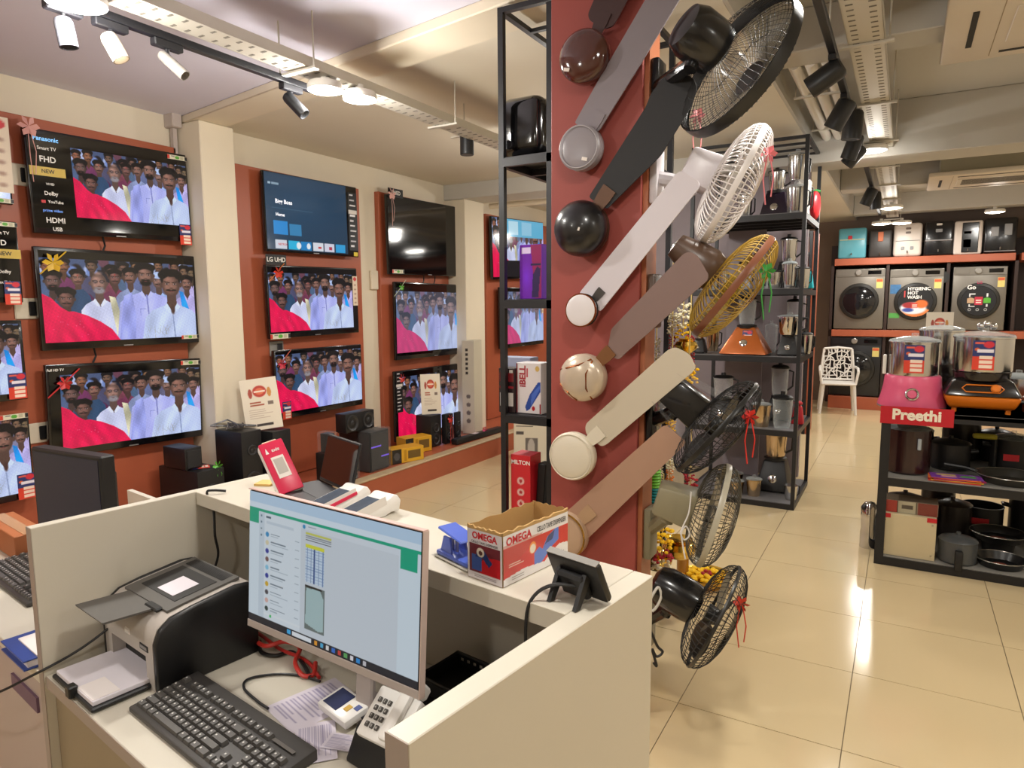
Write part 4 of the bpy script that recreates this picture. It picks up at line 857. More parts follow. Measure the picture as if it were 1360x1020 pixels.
def ceiling_fan(cx, cy, rpx, poly, disc, blade_m, label, dome=.3, rim=None, depth=.075, rad=.012, bracket=None, sticker=None, bands=None, facem=None):
    Yd = YC-.085; c = py(cx, cy, Yd); r = rpx*c.y/FPX*1.0/ (fwd.y) * .98
    r = rpx*((c-CAM).dot(fwd))/FPX
    t = thing('ceiling_fan', label, 'ceiling fan', (c.x, YC, c.z), 0, 'ceiling fans on the terracotta column')
    back = Vector((c.x, YC, c.z)); D = TM((0, 0, 0), 90)            # z axis -> -Y
    MB().lathe([(r*.5, 0), (r*.5, depth*.25), (r*.93, depth*.35), (r*.99, depth*.5), (r*.99, depth*.85), (r*.93, depth)], 40, D).build('motor_housing', rim or disc, t)
    pf = [(r*.985, depth*.8), (r, depth), (r*.97, depth+r*dome*.2), (r*.8, depth+r*dome*.62), (r*.5, depth+r*dome*.9), (r*.2, depth+r*dome*.99), (.0005, depth+r*dome)]
    cap = MB().lathe(pf, 40, D, cap=False).build('cover_disc', facem or disc, t)
    Yb = YC-.05; P = [py(x, y, Yb) for x, y in poly]; P2 = [(p.x-c.x, p.z-c.z) for p in P]
    MB().prism(smooth_poly(P2, rad), .046, .052, plane_T(0)).build('blade', blade_m, t)
    ctr = sum((Vector(p) for p in P2), Vector((0, 0)))/len(P2); d = ctr.normalized()
    nrm = Vector((-d.y, d.x)); rr = (r*.7, r*1.35)
    mtb = M('bracket_dark', '4a4644', .35, metal=.6)
    if bracket: mtb = bracket
    w1 = r*.28
    pb = [d*rr[0]-nrm*w1*.7, d*rr[1]-nrm*w1, d*(rr[1]+r*.35)-nrm*w1, d*(rr[1]+r*.35)+nrm*w1, d*rr[1]+nrm*w1, d*rr[0]+nrm*w1*.7]
    MB().prism([tuple(p) for p in pb], .0525, .057, plane_T(0)).build('blade_bracket', mtb, t)
    if sticker: MB().box(-.011, .011, -.0005, .0005, -.006, .006).build('sticker', M('sticker_white', 'e4dcd4', .5), t, TM((sticker[0]*r, -depth-r*dome*.99*math.sqrt(max(0, 1-sticker[0]**2-sticker[1]**2)) if dome > .6 else -depth-r*dome*.85-.002, sticker[1]*r), 0, 15, 0))
    if bands:
        for (R, z, rr_, m_) in bands: MB().ring(r*R, rr_, z, 40, 6, D).build('trim_ring', m_, t)
    return t, c, r, cap
gold = M('gold_trim', 'c89a4a', .25, metal=.9); chrome = M('chrome', 'd0d0d4', .08, metal=1.0); steel = M('steel', 'c8c8c8', .16, metal=1.0)
brn = M('fan_brown_gloss', '4a241c', .12, coat=.6, var=.2, scale=30); 
ceiling_fan(773, 73, 35, [(789,0),(781,19),(783,27),(802,39),(814,35),(821,23),(833,0),(862,-60),(815,-72)], brn, M('blade_dark_brown', '3c2524', .4), 'dark brown glossy ceiling fan, topmost on the column', .35, bracket=M('blade_dark_brown', '3c2524', .4), sticker=(-.55, -.5))
ceiling_fan(768, 195, 30, [(763,164),(795,175),(855,78),(902,0),(935,-55),(888,-62),(857,0),(792,112)], M('fan_grey', '8d878c', .3), M('blade_grey', '827a80', .4), 'grey ceiling fan with a long grey blade below the brown one', .12, bracket=M('blade_grey', '827a80', .4), sticker=(.3, -.55), bands=[(.9, .085, .002, M('fan_grey_light', 'a9a4a8', .3))])
ceiling_fan(769, 303, 37, [(782,262),(858,142),(864,126),(880,104),(904,95),(921,104),(926,117),(919,140),(878,206),(806,278)], M('fan_black', '141316', .3, coat=.3), M('blade_black', '1b1b1d', .6), 'black domed ceiling fan with a black blade', .75, sticker=(.2, -.08), rim=M('fan_black_gold', '3a2a1c', .3, metal=.5), bracket=M('bronze_tag', '5a4030', .4, metal=.5))
ceiling_fan(773, 412, 21, [(768,391),(900,229),(907,227),(928,241),(929,249),(922,258),(800,411),(794,415)], M('fan_white', 'dcd6d8', .3), M('blade_white', 'cdc6cc', .32), 'small white ceiling fan with chrome rim and white blade', .10, rim=chrome, rad=.02, depth=.10, bands=[(1.01, .098, .0035, M('copper', '8a4a24', .25, metal=.9)), (1.0, .075, .003, blk_t)])
t4, c4, r4, cap4 = ceiling_fan(771, 502, 32, [(812,437),(908,337),(916,334),(927,340),(941,365),(940,372),(832,468),(822,478),(806,470)], M('fan_champagne', 'c8b8a4', .25, metal=.3), M('blade_mauve', '7d6660', .4), 'champagne ceiling fan with copper curves and a mauve brown blade', .4, bracket=M('bracket_bronze', '8a6040', .3, metal=.6))
for pts in ([(-.95, .3), (-.5, .42), (0, .55), (.5, .8)], [(-.95, -.3), (-.5, -.62), (-.15, -.95)], [(.55, .75), (.35, .2), (.35, -.4), (.5, -.85)]):
    MB().tube([(x*r4, -.075-r4*.4*max(0, 1-(x*x+z*z))**.5-.0005, z*r4) for x, z in pts], .0035, 6).build('copper_curve', M('copper', '8a4a24', .25, metal=.9), t4)
ceiling_fan(757, 607, 32, [(777,564),(888,464),(897,461),(916,470),(924,488),(920,494),(806,590),(799,593),(779,578)], M('fan_ivory', 'd8cfbc', .3), M('blade_ivory', 'c3b8a4', .35), 'ivory ceiling fan with ribbed rim and ivory blade', .18, rad=.02, bands=[(.94, .084, .0025, M('fan_ivory', 'd8cfbc', .3)), (.99, .07, .0025, M('fan_ivory', 'd8cfbc', .3))], bracket=M('fan_ivory', 'd8cfbc', .3))
ceiling_fan(747, 712, 32, [(752,680),(880,566),(886,565),(910,586),(909,591),(780,716)], M('fan_beige', 'b89a80', .35), M('blade_beige', 'a98670', .4), 'beige ceiling fan with gold rim, lowest and partly behind the carton', .12, bands=[(.97, .085, .004, gold)], bracket=M('bracket_beige', 'b09070', .35))

# ------------------------------------------------------------------ wall fans
def wall_fan(cx, cy, dep, ax2, th_, dia, col, label, wires=56, motor='round', mcol=None, mlen=.16, mr=.07, bracket=(0, 0), rim_w=.012, rimcol=None, ribbon=None, blade=None, bow_at=(.9, 0), arm=True, front_d=.07, rear_d=.07, boxy=None, wr=.0013):
    c = pd(cx, cy, dep); a = Vector(ax2).normalized()
    vd = (c-CAM).normalized(); im = RT*a.x-UP*a.y; im = (im-vd*im.dot(vd)).normalized()
    ax = im*math.cos(R_(th_))+vd*math.sin(R_(th_)); T = frame(ax); T.translation = c; Ti = T.inverted()
    t = thing('wall_fan', label, 'wall fan', T=T, group='wall fans on the column side')
    R0 = dia/2; wm = M('wire_'+col, col, .65); rm = M('rim_'+(rimcol or col), rimcol or col, .3); mm = mcol or rm
    MB().lathe([(R0-.003, -rim_w), (R0+.003, -rim_w), (R0+.005, 0), (R0+.003, rim_w), (R0-.003, rim_w)], 56, None, cap=False).build('guard_rim', rm, t)
    for s, dd, nmn in ((1, front_d, 'front_guard'), (-1, rear_d, 'rear_guard')):
        b = MB()
        for i in range(wires):
            an = 2*math.pi*i/wires; tw = .12
            b.tube([(r*math.cos(an+tw*(1-r/R0)), r*math.sin(an+tw*(1-r/R0)), s*(rim_w*.6+dd*math.sqrt(max(0, 1-((r-R0*.2)/(R0*.8))**2)) if r < R0 else rim_w*.6)) for r in (R0, R0*.985, R0*.93, R0*.8, R0*.6, R0*.4, R0*.22)], wr, 4)
        b.ring(R0*.66, wr, s*(rim_w*.6+dd*.80), 36, 4); b.ring(R0*.97, wr, s*(rim_w*.6+dd*.26), 40, 4)
        o = b.build(nmn, wm, t)
        MB().lathe([(.0005, s*(rim_w*.6+dd+.008)), (R0*.2, s*(rim_w*.6+dd+.004)), (R0*.24, s*(rim_w*.6+dd-.004)), (.0005, s*(rim_w*.6+dd-.006))], 24).build('guard_hub', rm, t)
    bl_ = blade or M('fan_blade_'+col, col, .3)
    for k in range(3):
        an = 2*math.pi*k/3+.4; vv = []; ff = []; n = 7
        for i in range(n):
            f_ = i/(n-1); r = R0*(.15+.75*f_); hw = R0*(.12+.28*math.sin(math.pi*min(1, f_*.8+.12)))
            for s in (-1, 1):
                q = Vector((r, s*hw+R0*.15*f_, -s*hw*.35)); vv.append(Matrix.Rotation(an, 3, 'Z') @ q)
        for i in range(n-1): ff.append((2*i, 2*i+1, 2*i+3, 2*i+2))
        MB().add(vv, ff).build('fan_blade', bl_, t, None, 60)
    MB().lathe([(.0005, .03), (R0*.12, .026), (R0*.17, .0), (R0*.17, -.03)], 20).build('blade_hub', bl_, t)
    zb = -rim_w-rear_d
    if motor == 'round': MB().lathe([(mr*.55, zb+.02), (mr*.95, zb), (mr, zb-.03), (mr*.98, zb-mlen*.7), (mr*.8, zb-mlen*.93), (mr*.4, zb-mlen), (.0005, zb-mlen)], 28).build('motor_housing', mm, t)
    elif motor == 'cone': MB().lathe([(mr*.6, zb+.02), (mr*.9, zb), (mr, zb-.03), (mr*.9, zb-mlen*.5), (mr*.6, zb-mlen), (.0005, zb-mlen-.01)], 28).build('motor_housing', mm, t)
    else:
        up = (Ti.to_3x3() @ Vector((0, 0, 1))); up.z = 0; up.normalize(); xx = up.cross(Vector((0, 0, 1)))
        BT = Matrix((xx, up, Vector((0, 0, 1)))).transposed().to_4x4()
        w_, h_ = boxy or (.13, .13)
        MB().frust((-w_*.42, w_*.42, -h_*.42, h_*.42), (-w_*.5, w_*.5, -h_*.5, h_*.5), zb-mlen, zb+.01).bev(.012, 2).build('motor_housing', mm, t, BT)
        if motor == 'wrapped':
            for s in (-1, 1): MB().add([(-w_*.6, s*h_*.56, zb-mlen*.9), (w_*.6, s*h_*.58, zb-mlen*.8), (w_*.72, s*h_*.80, zb+.02), (0, s*h_*.70, zb+.03), (-w_*.72, s*h_*.78, zb+.01)], [(0, 1, 2, 3, 4)]).build('plastic_film', clear_mat('cling_film', 'b8b8b8', .03, .15, .28), t, BT)
    # arm down to the column side
    m0 = Vector((0, 0, zb-mlen*.55)); wp = Vector((cxr+.018, YC+.075, 0))
    bz = py(bracket[0], bracket[1], YC+.075).z if bracket[0] else (T @ m0).z-.08
    wpt = Vector((cxr+.02, YC+.075, bz)); lw = Ti @ wpt
    mid = (m0*.6+lw*.4); mid = Ti @ ((T @ mid)+Vector((0, 0, -.05)))
    jt = m0+(lw-m0)*.25; jt = Ti @ ((T @ m0)+Vector((-.01, 0, -mr*.9)))
    MB().tube([m0, jt, lw], [.022, .028, .026], 10).build('arm', mm, t)
    MB().cyl(jt-Vector((0, .03, 0)), jt+Vector((0, .03, 0)), .022, n=14).build('tilt_joint', mm, t)
    b = MB().rbox(0, .03, -.045, .045, -.10, .10, .008, 2); b.build('wall_plate', mm, t, Ti @ Matrix.Translation((cxr+.0185, YC+.075, bz)))
    if ribbon:
        an = bow_at[1]; q = Vector((math.cos(an)*R0*bow_at[0], math.sin(an)*R0*bow_at[0], rim_w+front_d*.55))
        o = bow(t, (0, 0, 0), ribbon, .03, .16); o.matrix_basis = Ti.to_3x3().to_4x4(); o.matrix_basis.translation = q
        mb_ = Ti.to_3x3().to_4x4(); mb_.translation = q; o.matrix_basis = mb_
    return t
blk = M('fan_black_plastic', '121214', .22, coat=.3)
wall_fan(978, 89, 2.20, (165, 133), 23, .475, '17171a', 'large black wall fan at the top beside the black blade', motor='round', mcol=blk, mlen=.15, mr=.085, bracket=(868, 120), rim_w=.02, rimcol='1a1b1d', ribbon='e08a8a', blade=clear_mat('grey_clear_blade', '6a6c70', .14, .2, .25), wires=72, wr=.0010, front_d=.05, bow_at=(.95, -.4))
wh = M('fan_white_plastic', 'd6d0d4', .35)
wall_fan(973, 246, 2.38, (154, 72), 2, .43, 'dcd6d4', 'white wall fan with pink ribbon, second from the top', motor='box', mcol=wh, mlen=.10, mr=.06, bracket=(872, 235), boxy=(.14, .13), ribbon='e08088', rim_w=.010, bow_at=(.9, 2.6), wr=.0021, wires=64, blade=clear_mat('white_clear_blade', 'd0ccca', .5))
wall_fan(973, 381, 2.42, (130, 95), 1, .42, 'a8862c', 'gold wall fan with translucent golden blades and brown motor', motor='cone', mcol=M('motor_brown', '5a4436', .35), mlen=.17, mr=.075, bracket=(868, 400), rimcol='7a4a34', ribbon='3f9a48', blade=clear_mat('golden_blade', 'b89a20', .4), bow_at=(.9, 2.6), rim_w=.012, wr=.0018, wires=60)
wall_fan(952, 568, 2.42, (116, 98), 3, .41, '1c1c1c', 'black wall fan with plastic-wrapped motor and red ribbon', motor='wrapped', mcol=blk, mlen=.17, mr=.06, bracket=(862, 560), boxy=(.12, .12), ribbon='d03028', bow_at=(.9, 2.4), rim_w=.008)
f5_ = wall_fan(947, 684, 2.46, (130, 44), 5, .38, '4a463c', 'grey wall fan with beige motor box and pale rim', motor='box', mcol=M('motor_beige', '8a8268', .4), mlen=.13, mr=.06, bracket=(858, 705), boxy=(.15, .13), rimcol='b0aa98', blade=clear_mat('grey_smoke_blade', '3c3c3c', .4), rim_w=.010)
wall_fan(948, 818, 2.46, (125, 74), 6, .40, '232220', 'black wall fan lowest on the column above the floor', motor='round', mcol=blk, mlen=.17, mr=.078, bracket=(858, 825), ribbon='c8402c', bow_at=(.85, 2.2), rim_w=.006)
# white cord hanging on the beige fan
t = f5_; i5 = f5_.matrix_basis.inverted(); MB().tube(cr([i5 @ pd(x, y, 2.36) for x, y in ((918, 653), (915, 680), (908, 697), (904, 708), (909, 717), (916, 710), (911, 699), (905, 708), (907, 725), (910, 742))]), .0028, 6).build('white_cord', M('white_cord', 'd8d4d0', .5), f5_)

# ================================================================== TALL RACKS
def rack(x0, x1, y0, y1, levels, top, label, shelf_m=None, mids=(), solid=True, cross=3, post=.025, group='black steel racks', drop=.035):
    t = thing('display_rack', label, 'rack', ((x0+x1)/2, (y0+y1)/2, 0), 0, group); cx, cy = (x0+x1)/2, (y0+y1)/2; p = post
    for x in (x0, x1-p):
        for y in (y0, y1-p): MB().box(x-cx, x+p-cx, y-cy, y+p-cy, 0, top).build('post', blackm, t)
    for x, y in mids: MB().box(x-cx, x+p-cx, y-cy, y+p-cy, 0, top-p).build('post', blackm, t)
    for k, z in enumerate(list(levels)+([top] if top else [])):
        b = MB()
        dr0 = drop; drop_ = min(drop, .022) if z == top else drop
        for y in (y0, y1-p): b.box(x0+p-cx, x1-p-cx, y-cy, y+p-cy, z-drop_, z-.001)
        for x in (x0, x1-p): b.box(x-cx, x+p-cx, y0+p-cy, y1-p-cy, z-drop_, z-.001)
        for j in range(1, cross): b.box(x0+p-cx, x1-p-cx, y0+(y1-y0)*j/cross-cy, y0+(y1-y0)*j/cross+p*.8-cy, z-drop_, z-.006)
        b.build('shelf_frame', blackm, t)
        if solid and z != top: MB().box(x0+p-cx, x1-p-cx, y0+p*.2-cy, y1-p*.2-cy, z-.0008, z+.004).build('shelf_board', shelf_m or greyshelf, t)
    return t
RX0, RX1, RY0, RY1 = py(666, 300, 2.56).x-.012, -1.0, 2.56, 3.30
lv1 = [.12, .62, 1.115, 1.62, 2.22]
rack(RX0, RX1, RY0, RY1, lv1, 2.83, 'tall black steel rack standing against the fan column', solid=True, mids=[(py(729, 300, 2.56).x-.012, 2.56)], cross=3, shelf_m=M('dark_shelf_sheet', '232326', .5))
def carton(x, y, z, w_, d_, h_, col, label, rz=0, name='carton', cat='box', art=None, side=None, group=None, mat=None):
    t = thing(name, label, cat, (x, y, z+.0008), rz, group)
    MB().box(-w_/2, w_/2, -d_/2, d_/2, 0, h_).bev(.0015, 1).build('box_body', mat or M('carton_'+col, col, .6, var=.05), t)
    if art: link('printed_front', art.mesh('printed_front', w_*.98, h_*.98, GLOSSPRINT), t, TM((0, -d_/2-.0008, h_/2)))
    if side: link('printed_side', side.mesh('printed_side', d_*.98, h_*.98, GLOSSPRINT), t, TM((w_/2+.0008, 0, h_/2), 0, 0, 90))
    return t
# on the rack: black appliance, purple box, trimmer box, dark boxes, red flask box
t = thing('air_fryer', 'glossy black rounded appliance on the top shelf of the tall rack', 'appliance', (py(703, 150, 2.74).x, 2.74, 2.2248)); gb = M('black_gloss', '08080a', .12, coat=.6)
MB().rbox(-.10, .12, -.12, .12, .012, .265, .05, 4).build('body', gb, t); MB().lathe([(.09, 0), (.10, .012)], 24).build('foot_ring', blackp, t); MB().cyl((-.03, -.121, .06), (-.03, -.135, .06), .018, n=16).build('knob', M('dark_chrome', '4a4a4e', .2, metal=.8), t); MB().box(-.1005, -.0985, -.05, -.03, .05, .14).build('chrome_strip', chrome, t)
a = Art(40, 80, '6a1aa8'); a.poly([(.5, 0), (1, 0), (1, 1), (.7, 1)], '8a1a58'); a.rect(.08, .05, .5, .16, 'd8c8f0'); a.rect(.5, .35, .95, .39, '201848'); a.poly([(.6, .55), (.8, .40), (.95, .45), (.85, .98), (.55, .98)], '2a1a50'); a.ell(.3, .6, .3, .3, '7a2ae0', .9, .7)
carton(py(712, 330, 2.68).x, 2.68, 1.6248, .11, .10, .235, '5a1a90', 'purple printed carton on the rack shelf beside the upper far television', art=a)
a = Art(50, 90, 'd8d2d2'); a.poly([(.55, .62), (.9, .36), (1, .36), (1, .55), (.55, .92), (.42, .96), (.36, .88)], '2c4a9a'); a.poly([(.62, .62), (.95, .42), (.98, .48), (.6, .85)], '4a6ac0'); a.ell(.86, .10, .09, .06, 'c8a860'); a.rect(.42, .10, .47, .28, 'b04048'); a.ell(.7, .9, .07, .05, 'b02028'); a.rect(.95, .8, 1, 1, '902028'); a.rect(.0, 0, .05, 1, '8a3038')
tb = carton(py(709, 500, 2.66).x, 2.66, 1.1198, .125, .10, .225, 'c8c0c0', 'white trimmer carton with blue trimmer print on the rack', art=a)
text('iBELL', .042, M('maroon_print', '9a2430', .5), tb, TM((-.028, -.0512, .165), 0, -90, 0), .04)
for k in range(2):
    a = Art(24, 60, '2a1c20'); a.rect(.1, .1, .9, .3, '7a2028'); a.rect(.15, .55, .85, .85, 'd0ccc8'); a.rect(.1, .4, .9, .45, '8a1c28'); a.rect(.3, .02, .8, .09, 'd8d4d0')
    carton(py(674+11*k, 500, 2.635).x, 2.635, 1.1198, .036, .09, .20, '2a1c20', ['dark slim carton at the left end of the rack shelf', 'dark slim carton next to the trimmer carton'][k], art=a, group='dark slim cartons on the rack')
carton(py(690, 480, 2.80).x, 2.80, 1.1198, .16, .08, .235, '8a90a8', 'grey blue carton behind the slim cartons on the rack')
a = Art(30, 70, 'c41c28'); 
for k in range(4): a.ell(.5, .38+k*.17, .2, .06, 'd8b0a8'); a.ell(.5, .38+k*.17, .09, .03, 'a02028')
rb_ = carton(py(698, 620, 2.63).x, 2.635, .6248, .10, .10, .31, 'c41c28', 'tall red flask carton on the lower rack shelf', art=a, mat=M('red_carton', 'b81a26', .4))
text('MILTON', .026, white_t, rb_, TM((0, -.0512, .275)), .02)
tag(MB().rbox(-.02, .02, -.03, .03, 0, .27, .004, 1).box(-.022, -.0205, -.02, .02, .01, .2).build('slim_appliance', blackp, None, TM((py(719, 640, 2.66).x, 2.66, .6258), 0, 4, 0)), 'slim black upright appliance right of the red flask carton', 'appliance')
# white cartons on the floor behind the rack
p = pz(690, 608, 0)
a = Art(50, 60, 'd8d0bc'); a.rect(.06, .12, .5, .15, '3a3432'); a.rect(.06, .24, .5, .27, '3a3432'); a.rect(.06, .36, .25, .44, '504a48'); a.rect(.3, .50, .62, .95, '6a6460'); a.ell(.45, .7, .1, .2, 'b8b0a8'); a.rect(.7, .1, .95, .14, '504a48')
carton(p.x+.16, p.y+.06, 0, .40, .36, .5, 'd8ceb8', 'white appliance carton with black print on the floor behind the tall rack', rz=20, art=a)

# ================================================================== FLOWERS AND BRASS BEHIND THE COLUMN
def garland(x, y, dep, ytop, ybot, col_seq, label, wpx=9, n=None):
    top = pd(x, ytop, dep); bot = pd(x, ybot, dep); r = wpx*dep/FPX; L = top.z-bot.z
    t = thing('flower_garland', label, 'garland', (top.x, top.y, bot.z), 0, 'hanging flower garlands'); n = n or max(3, int(L/(r*.9)))
    g = np.random.default_rng(int(x*7+ytop)); by = {}
    for k in range(n):
        cc = col_seq[int(k/n*len(col_seq))]; z = L*(1-(k+.5)/n)
        for j in range(16):
            an = j*2*math.pi/16+k*.7; rr_ = r*(.55+.4*g.random()); q = (math.cos(an)*rr_, math.sin(an)*rr_, z+g.normal()*r*.3)
            by.setdefault(cc, MB()).ball(q, r*(.17+.1*g.random()), (1, 1, .7), 6, 4)
    for cc, b in by.items(): b.build('petals', M('petal_'+cc, cc, .7, var=.25, scale=60), t)
    MB().cyl((0, 0, 0), (0, 0, L+.25), .003, n=5).build('string', M('thread', 'c8b070', .8), t)
    return t
W_, Y_, Rd = 'ece2c4', 'f6bc00', 'a01424'
garland(908, 400, 3.05, 402, 447, (W_, W_, W_, Y_), 'thick cream garland ending in yellow beside the gold fan', 11)
garland(893, 440, 3.1, 415, 445, (W_, W_), 'cream garland behind the mauve blade', 7)
garland(893, 470, 3.12, 445, 480, (Rd, Rd), 'short red garland left of the brass vessel', 5)
garland(917, 470, 3.12, 445, 485, (Rd, Rd), 'short red garland right of the brass vessel', 6)
garland(915, 530, 3.0, 485, 550, (Y_, Y_), 'bright yellow marigold garland behind the ivory blade', 12)
garland(892, 560, 3.05, 520, 572, (Y_, Y_), 'yellow marigold garland behind the wrapped fan motor', 7)
garland(890, 630, 3.1, 608, 655, (W_, 'd87828', W_), 'white garland with orange flowers behind the beige blade', 6)
garland(876, 640, 3.15, 615, 672, (W_, W_, Rd), 'thin white garland with a red end', 5)
garland(917, 645, 3.1, 630, 660, (Rd, 'c01828'), 'red flower string above the grey fan', 10)
garland(880, 720, 3.1, 700, 762, (Y_, Y_, Rd, W_, W_), 'yellow and white garland by the black rack post', 15)
garland(872, 480, 3.2, 450, 500, ('b8b0a0', 'c8c0b0'), 'silver tinsel string behind the mauve blade', 6)
t = thing('bangle_stand', 'stack of green and teal bangles on a stand behind the column', 'bangles', pd(869, 676, 3.1))
MB().cyl((0, 0, -.02), (0, 0, .19), .008, n=8).lathe([(.03, -.025), (.03, -.018)], 16).build('stand', blackp, t)
for k in range(14): MB().ring(.022, .0065, .0+k*.0135, 20, 6).build('bangle', M('bangle_teal', '1c8a90', .3) if k < 8 else M('bangle_green', '6ab838', .3), t)
brass = M('brass', 'e2bc58', .16, metal=1.0, var=.15, scale=20)
def vessel(x, y, dep, prof, s, label, cat='vessel', mat=None, z=None):
    p = pd(x, y, dep); t = thing('brass_vessel', label, cat, (p.x, p.y, z if z is not None else p.z), 0, 'brass vessels behind the column')
    MB().lathe([(a*s, b*s) for a, b in prof], 28, None, cap=False).build('bowl', mat or brass, t); return t
pot = [(.001, 0), (.5, 0), (.55, .05), (.85, .3), (.95, .6), (.8, .9), (.55, 1.0), (.6, 1.08), (.75, 1.12), (.72, 1.14), (.5, 1.02), (.001, .95)]
vessel(911, 468, 3.1, pot, .055, 'shiny brass vessel hung between red garlands'); 
fb = pz(938, 778, 0)
t = vessel(0, 0, 1, pot[:1]+[(.6, 0), (.62, .06), (.9, .25), (1.0, .5), (1.08, .52), (1.05, .56), (.95, .52), (.85, .35), (.001, .3)], .13, 'brass bowl filled with yellow flowers on the floor', 'bowl'); t.location = (fb.x, fb.y, .001)
b = MB(); g = np.random.default_rng(4)
for k in range(60):
    an = g.uniform(0, 6.28); r = .10*math.sqrt(g.random()); b.ball((r*math.cos(an), r*math.sin(an), .05+g.random()*.025), .018, (1, 1, .7), 7, 5)
b.build('flower_petals', M('petal_'+Y_, Y_, .7), t)
b = MB()
for k in range(6): b.ball((.02*math.cos(k), .03*math.sin(k*2), .075), .012, (1, 1, .7), 7, 5)
b.build('red_petals', M('petal_'+Rd, Rd, .7), t)
vessel(902, 740, 3.3, pot, .085, 'sparkling brass pot beside the rack post on the lower shelf')
vessel(872, 755, 3.35, pot, .08, 'small brass pot half hidden by the counter corner')
t = thing('brass_lamp', 'tall amber glass and brass lamp behind the lowest fan', 'lamp', pz(906, 780, 0)+Vector((0, 0, .001)))
MB().lathe([(.05, 0), (.05, .01), (.015, .03), (.015, .09), (.035, .10), (.001, .10)], 20).build('base', brass, t); MB().lathe([(.033, .10), (.034, .20), (.031, .20), (.03, .105)], 20, None, cap=False).build('amber_glass', M('amber_glass', 'a06818', .15, coat=.5), t)
# flex with plugs at the counter corner
for k, (pts, cc, lb) in enumerate((([(864, 795), (874, 780), (878, 792), (872, 806), (866, 812)], 'd0ccc4', 'white looped flex at the counter corner'), ([(864, 838), (873, 858), (880, 866), (872, 872), (866, 862), (872, 884), (868, 880)], '1a1a1c', 'black tangled flex below the lowest fan arm'))):
    tag(MB().tube(cr([pd(x, y, 2.45) for x, y in pts]), .005, 6).build('flex', M('flex_'+cc, cc, .5), None), lb, 'cord')

# ================================================================== ON THE TELEVISION PLINTH
PZ = .2005
def wbox(xL, xM, xR, ytop, Xf, base=PZ):
    """box on the television side: near-left, near-front and far-front pixel columns and the front top row"""
    n = px(xM, ytop, Xf); f_ = px(xR, ytop, Xf); b = py(xL, ytop, n.y)
    return dict(y0=n.y, y1=f_.y, xb=b.x, xf=Xf, h=n.z-base, z=base)
def speaker(d, label, drivers=(), knob=None, grille=None, leds=(), name='loudspeaker', wrap=False, cat='speaker', mat=None, maxd=.45):
    W_ = d['y1']-d['y0']; D_ = min(maxd, d['xf']-d['xb']); H_ = d['h']
    t = thing(name, label, cat, (d['xf'], (d['y0']+d['y1'])/2, d['z']+.0005), 90, 'loudspeakers on the plinth')
    MB().rbox(-W_/2, W_/2, 0, D_, .006, H_, .006, 2).build('cabinet', mat or blackp, t)
    for x in (-W_/2+.02, W_/2-.02):
        for y in (.02, D_-.02): MB().cyl((x, y, 0), (x, y, .007), .01, n=8).build('foot', blackm, t)
    FT = lambda x, z: TM((x*W_, 0, z*H_), 90)
    for (x, z, r) in drivers:
        r *= min(W_, H_); MB().lathe([(r*1.1, 0), (r*1.1, .006), (r, .008), (r*.9, .002), (r*.4, -.004), (r*.3, .002), (.001, .005)], 28, FT(x, z), cap=False).build('driver', M('driver_grey', '2e2e31', .35), t)
    if knob:
        x, z, r = knob; r *= min(W_, H_); MB().lathe([(r, 0), (r, .008), (r*.8, .012), (.001, .012)], 24, FT(x, z)).build('knob', blackp, t); MB().ring(r*1.05, .003, .006, 24, 6, FT(x, z)).build('knob_ring', chrome, t)
    if grille: x0, x1, z0, z1 = grille; MB().rbox(x0*W_, x1*W_, -.008, .0, z0*H_, z1*H_, .003, 1).build('grille', M('grille_cloth', '1e1d1e', .8, bump=.3, scale=400), t)
    for (x, z, w_) in leds: MB().box((x-w_/2)*W_, (x+w_/2)*W_, -.010, -.008, z*H_-.006, z*H_+.006).build('light_bar', M('led_violet', '6a50d8', .3, emit=.5), t)
    if wrap: MB().rbox(-W_/2-.012, W_/2+.012, -.02, .12, .004, H_+.012, .012, 1).build('plastic_wrap', clear_mat('cling_film', 'b8b8b8', .03, .15, .28), t)
    return t, W_, D_, H_
d = wbox(211, 262, 298, 628, -3.86); t1, w1, d1, h1 = speaker(d, 'wide black subwoofer with a leaflet and green bow on top', drivers=[(0, .5, .35)])
bow(t1, (w1*.3, .01, h1+.01), '5ab038', .04, .12)
link('leaflet', card_me, t1, TM((-.02, .12, h1+.004), -90, 0, 60) @ SC(.10))
d2 = dict(d); d2['z'] = d['z']+d['h']+.001; dd = wbox(216, 245, 268, 597, -3.95, d2['z']); speaker(dd, 'small black speaker standing on the wide subwoofer', grille=(-.4, .4, .1, .9))
d = wbox(285, 320, 347, 575, -3.88); t2, w2_, dd2, h2_ = speaker(d, 'large black speaker cabinet with wrapped cables on top beside the first pillar', drivers=[(0, .35, .36), (0, .75, .2)])
dn = wbox(334, 362, 386, 574, -3.84); tn_, wn, ddn, hn = speaker(dn, 'black speaker cabinet under the white offer poster, behind the laptop', drivers=[(0, .4, .36)])
g = np.random.default_rng(8)
tag(MB().tube([(g.uniform(-.12, .12), g.uniform(.06, .3), .012+abs(g.normal())*.02) for _ in range(26)], .006, 6).build('wrapped_cables', M('cable_grey', '58565a', .25), None, t2.matrix_basis @ TM((0, 0, h2_))), 'bundle of grey wrapped cables lying on the large speaker cabinet', 'cables')
d = wbox(419, 438, 456, 604, -3.80); t3, w3, dd3, h3 = speaker(d, 'black subwoofer with a chrome ringed volume knob', knob=(.05, .45, .22))
d3 = wbox(425, 436, 445, 577, -3.83, d['z']+d['h']+.001); speaker(d3, 'small satellite speaker on the subwoofer with the chrome knob', drivers=[(0, .7, .25), (0, .3, .35)], wrap=True)
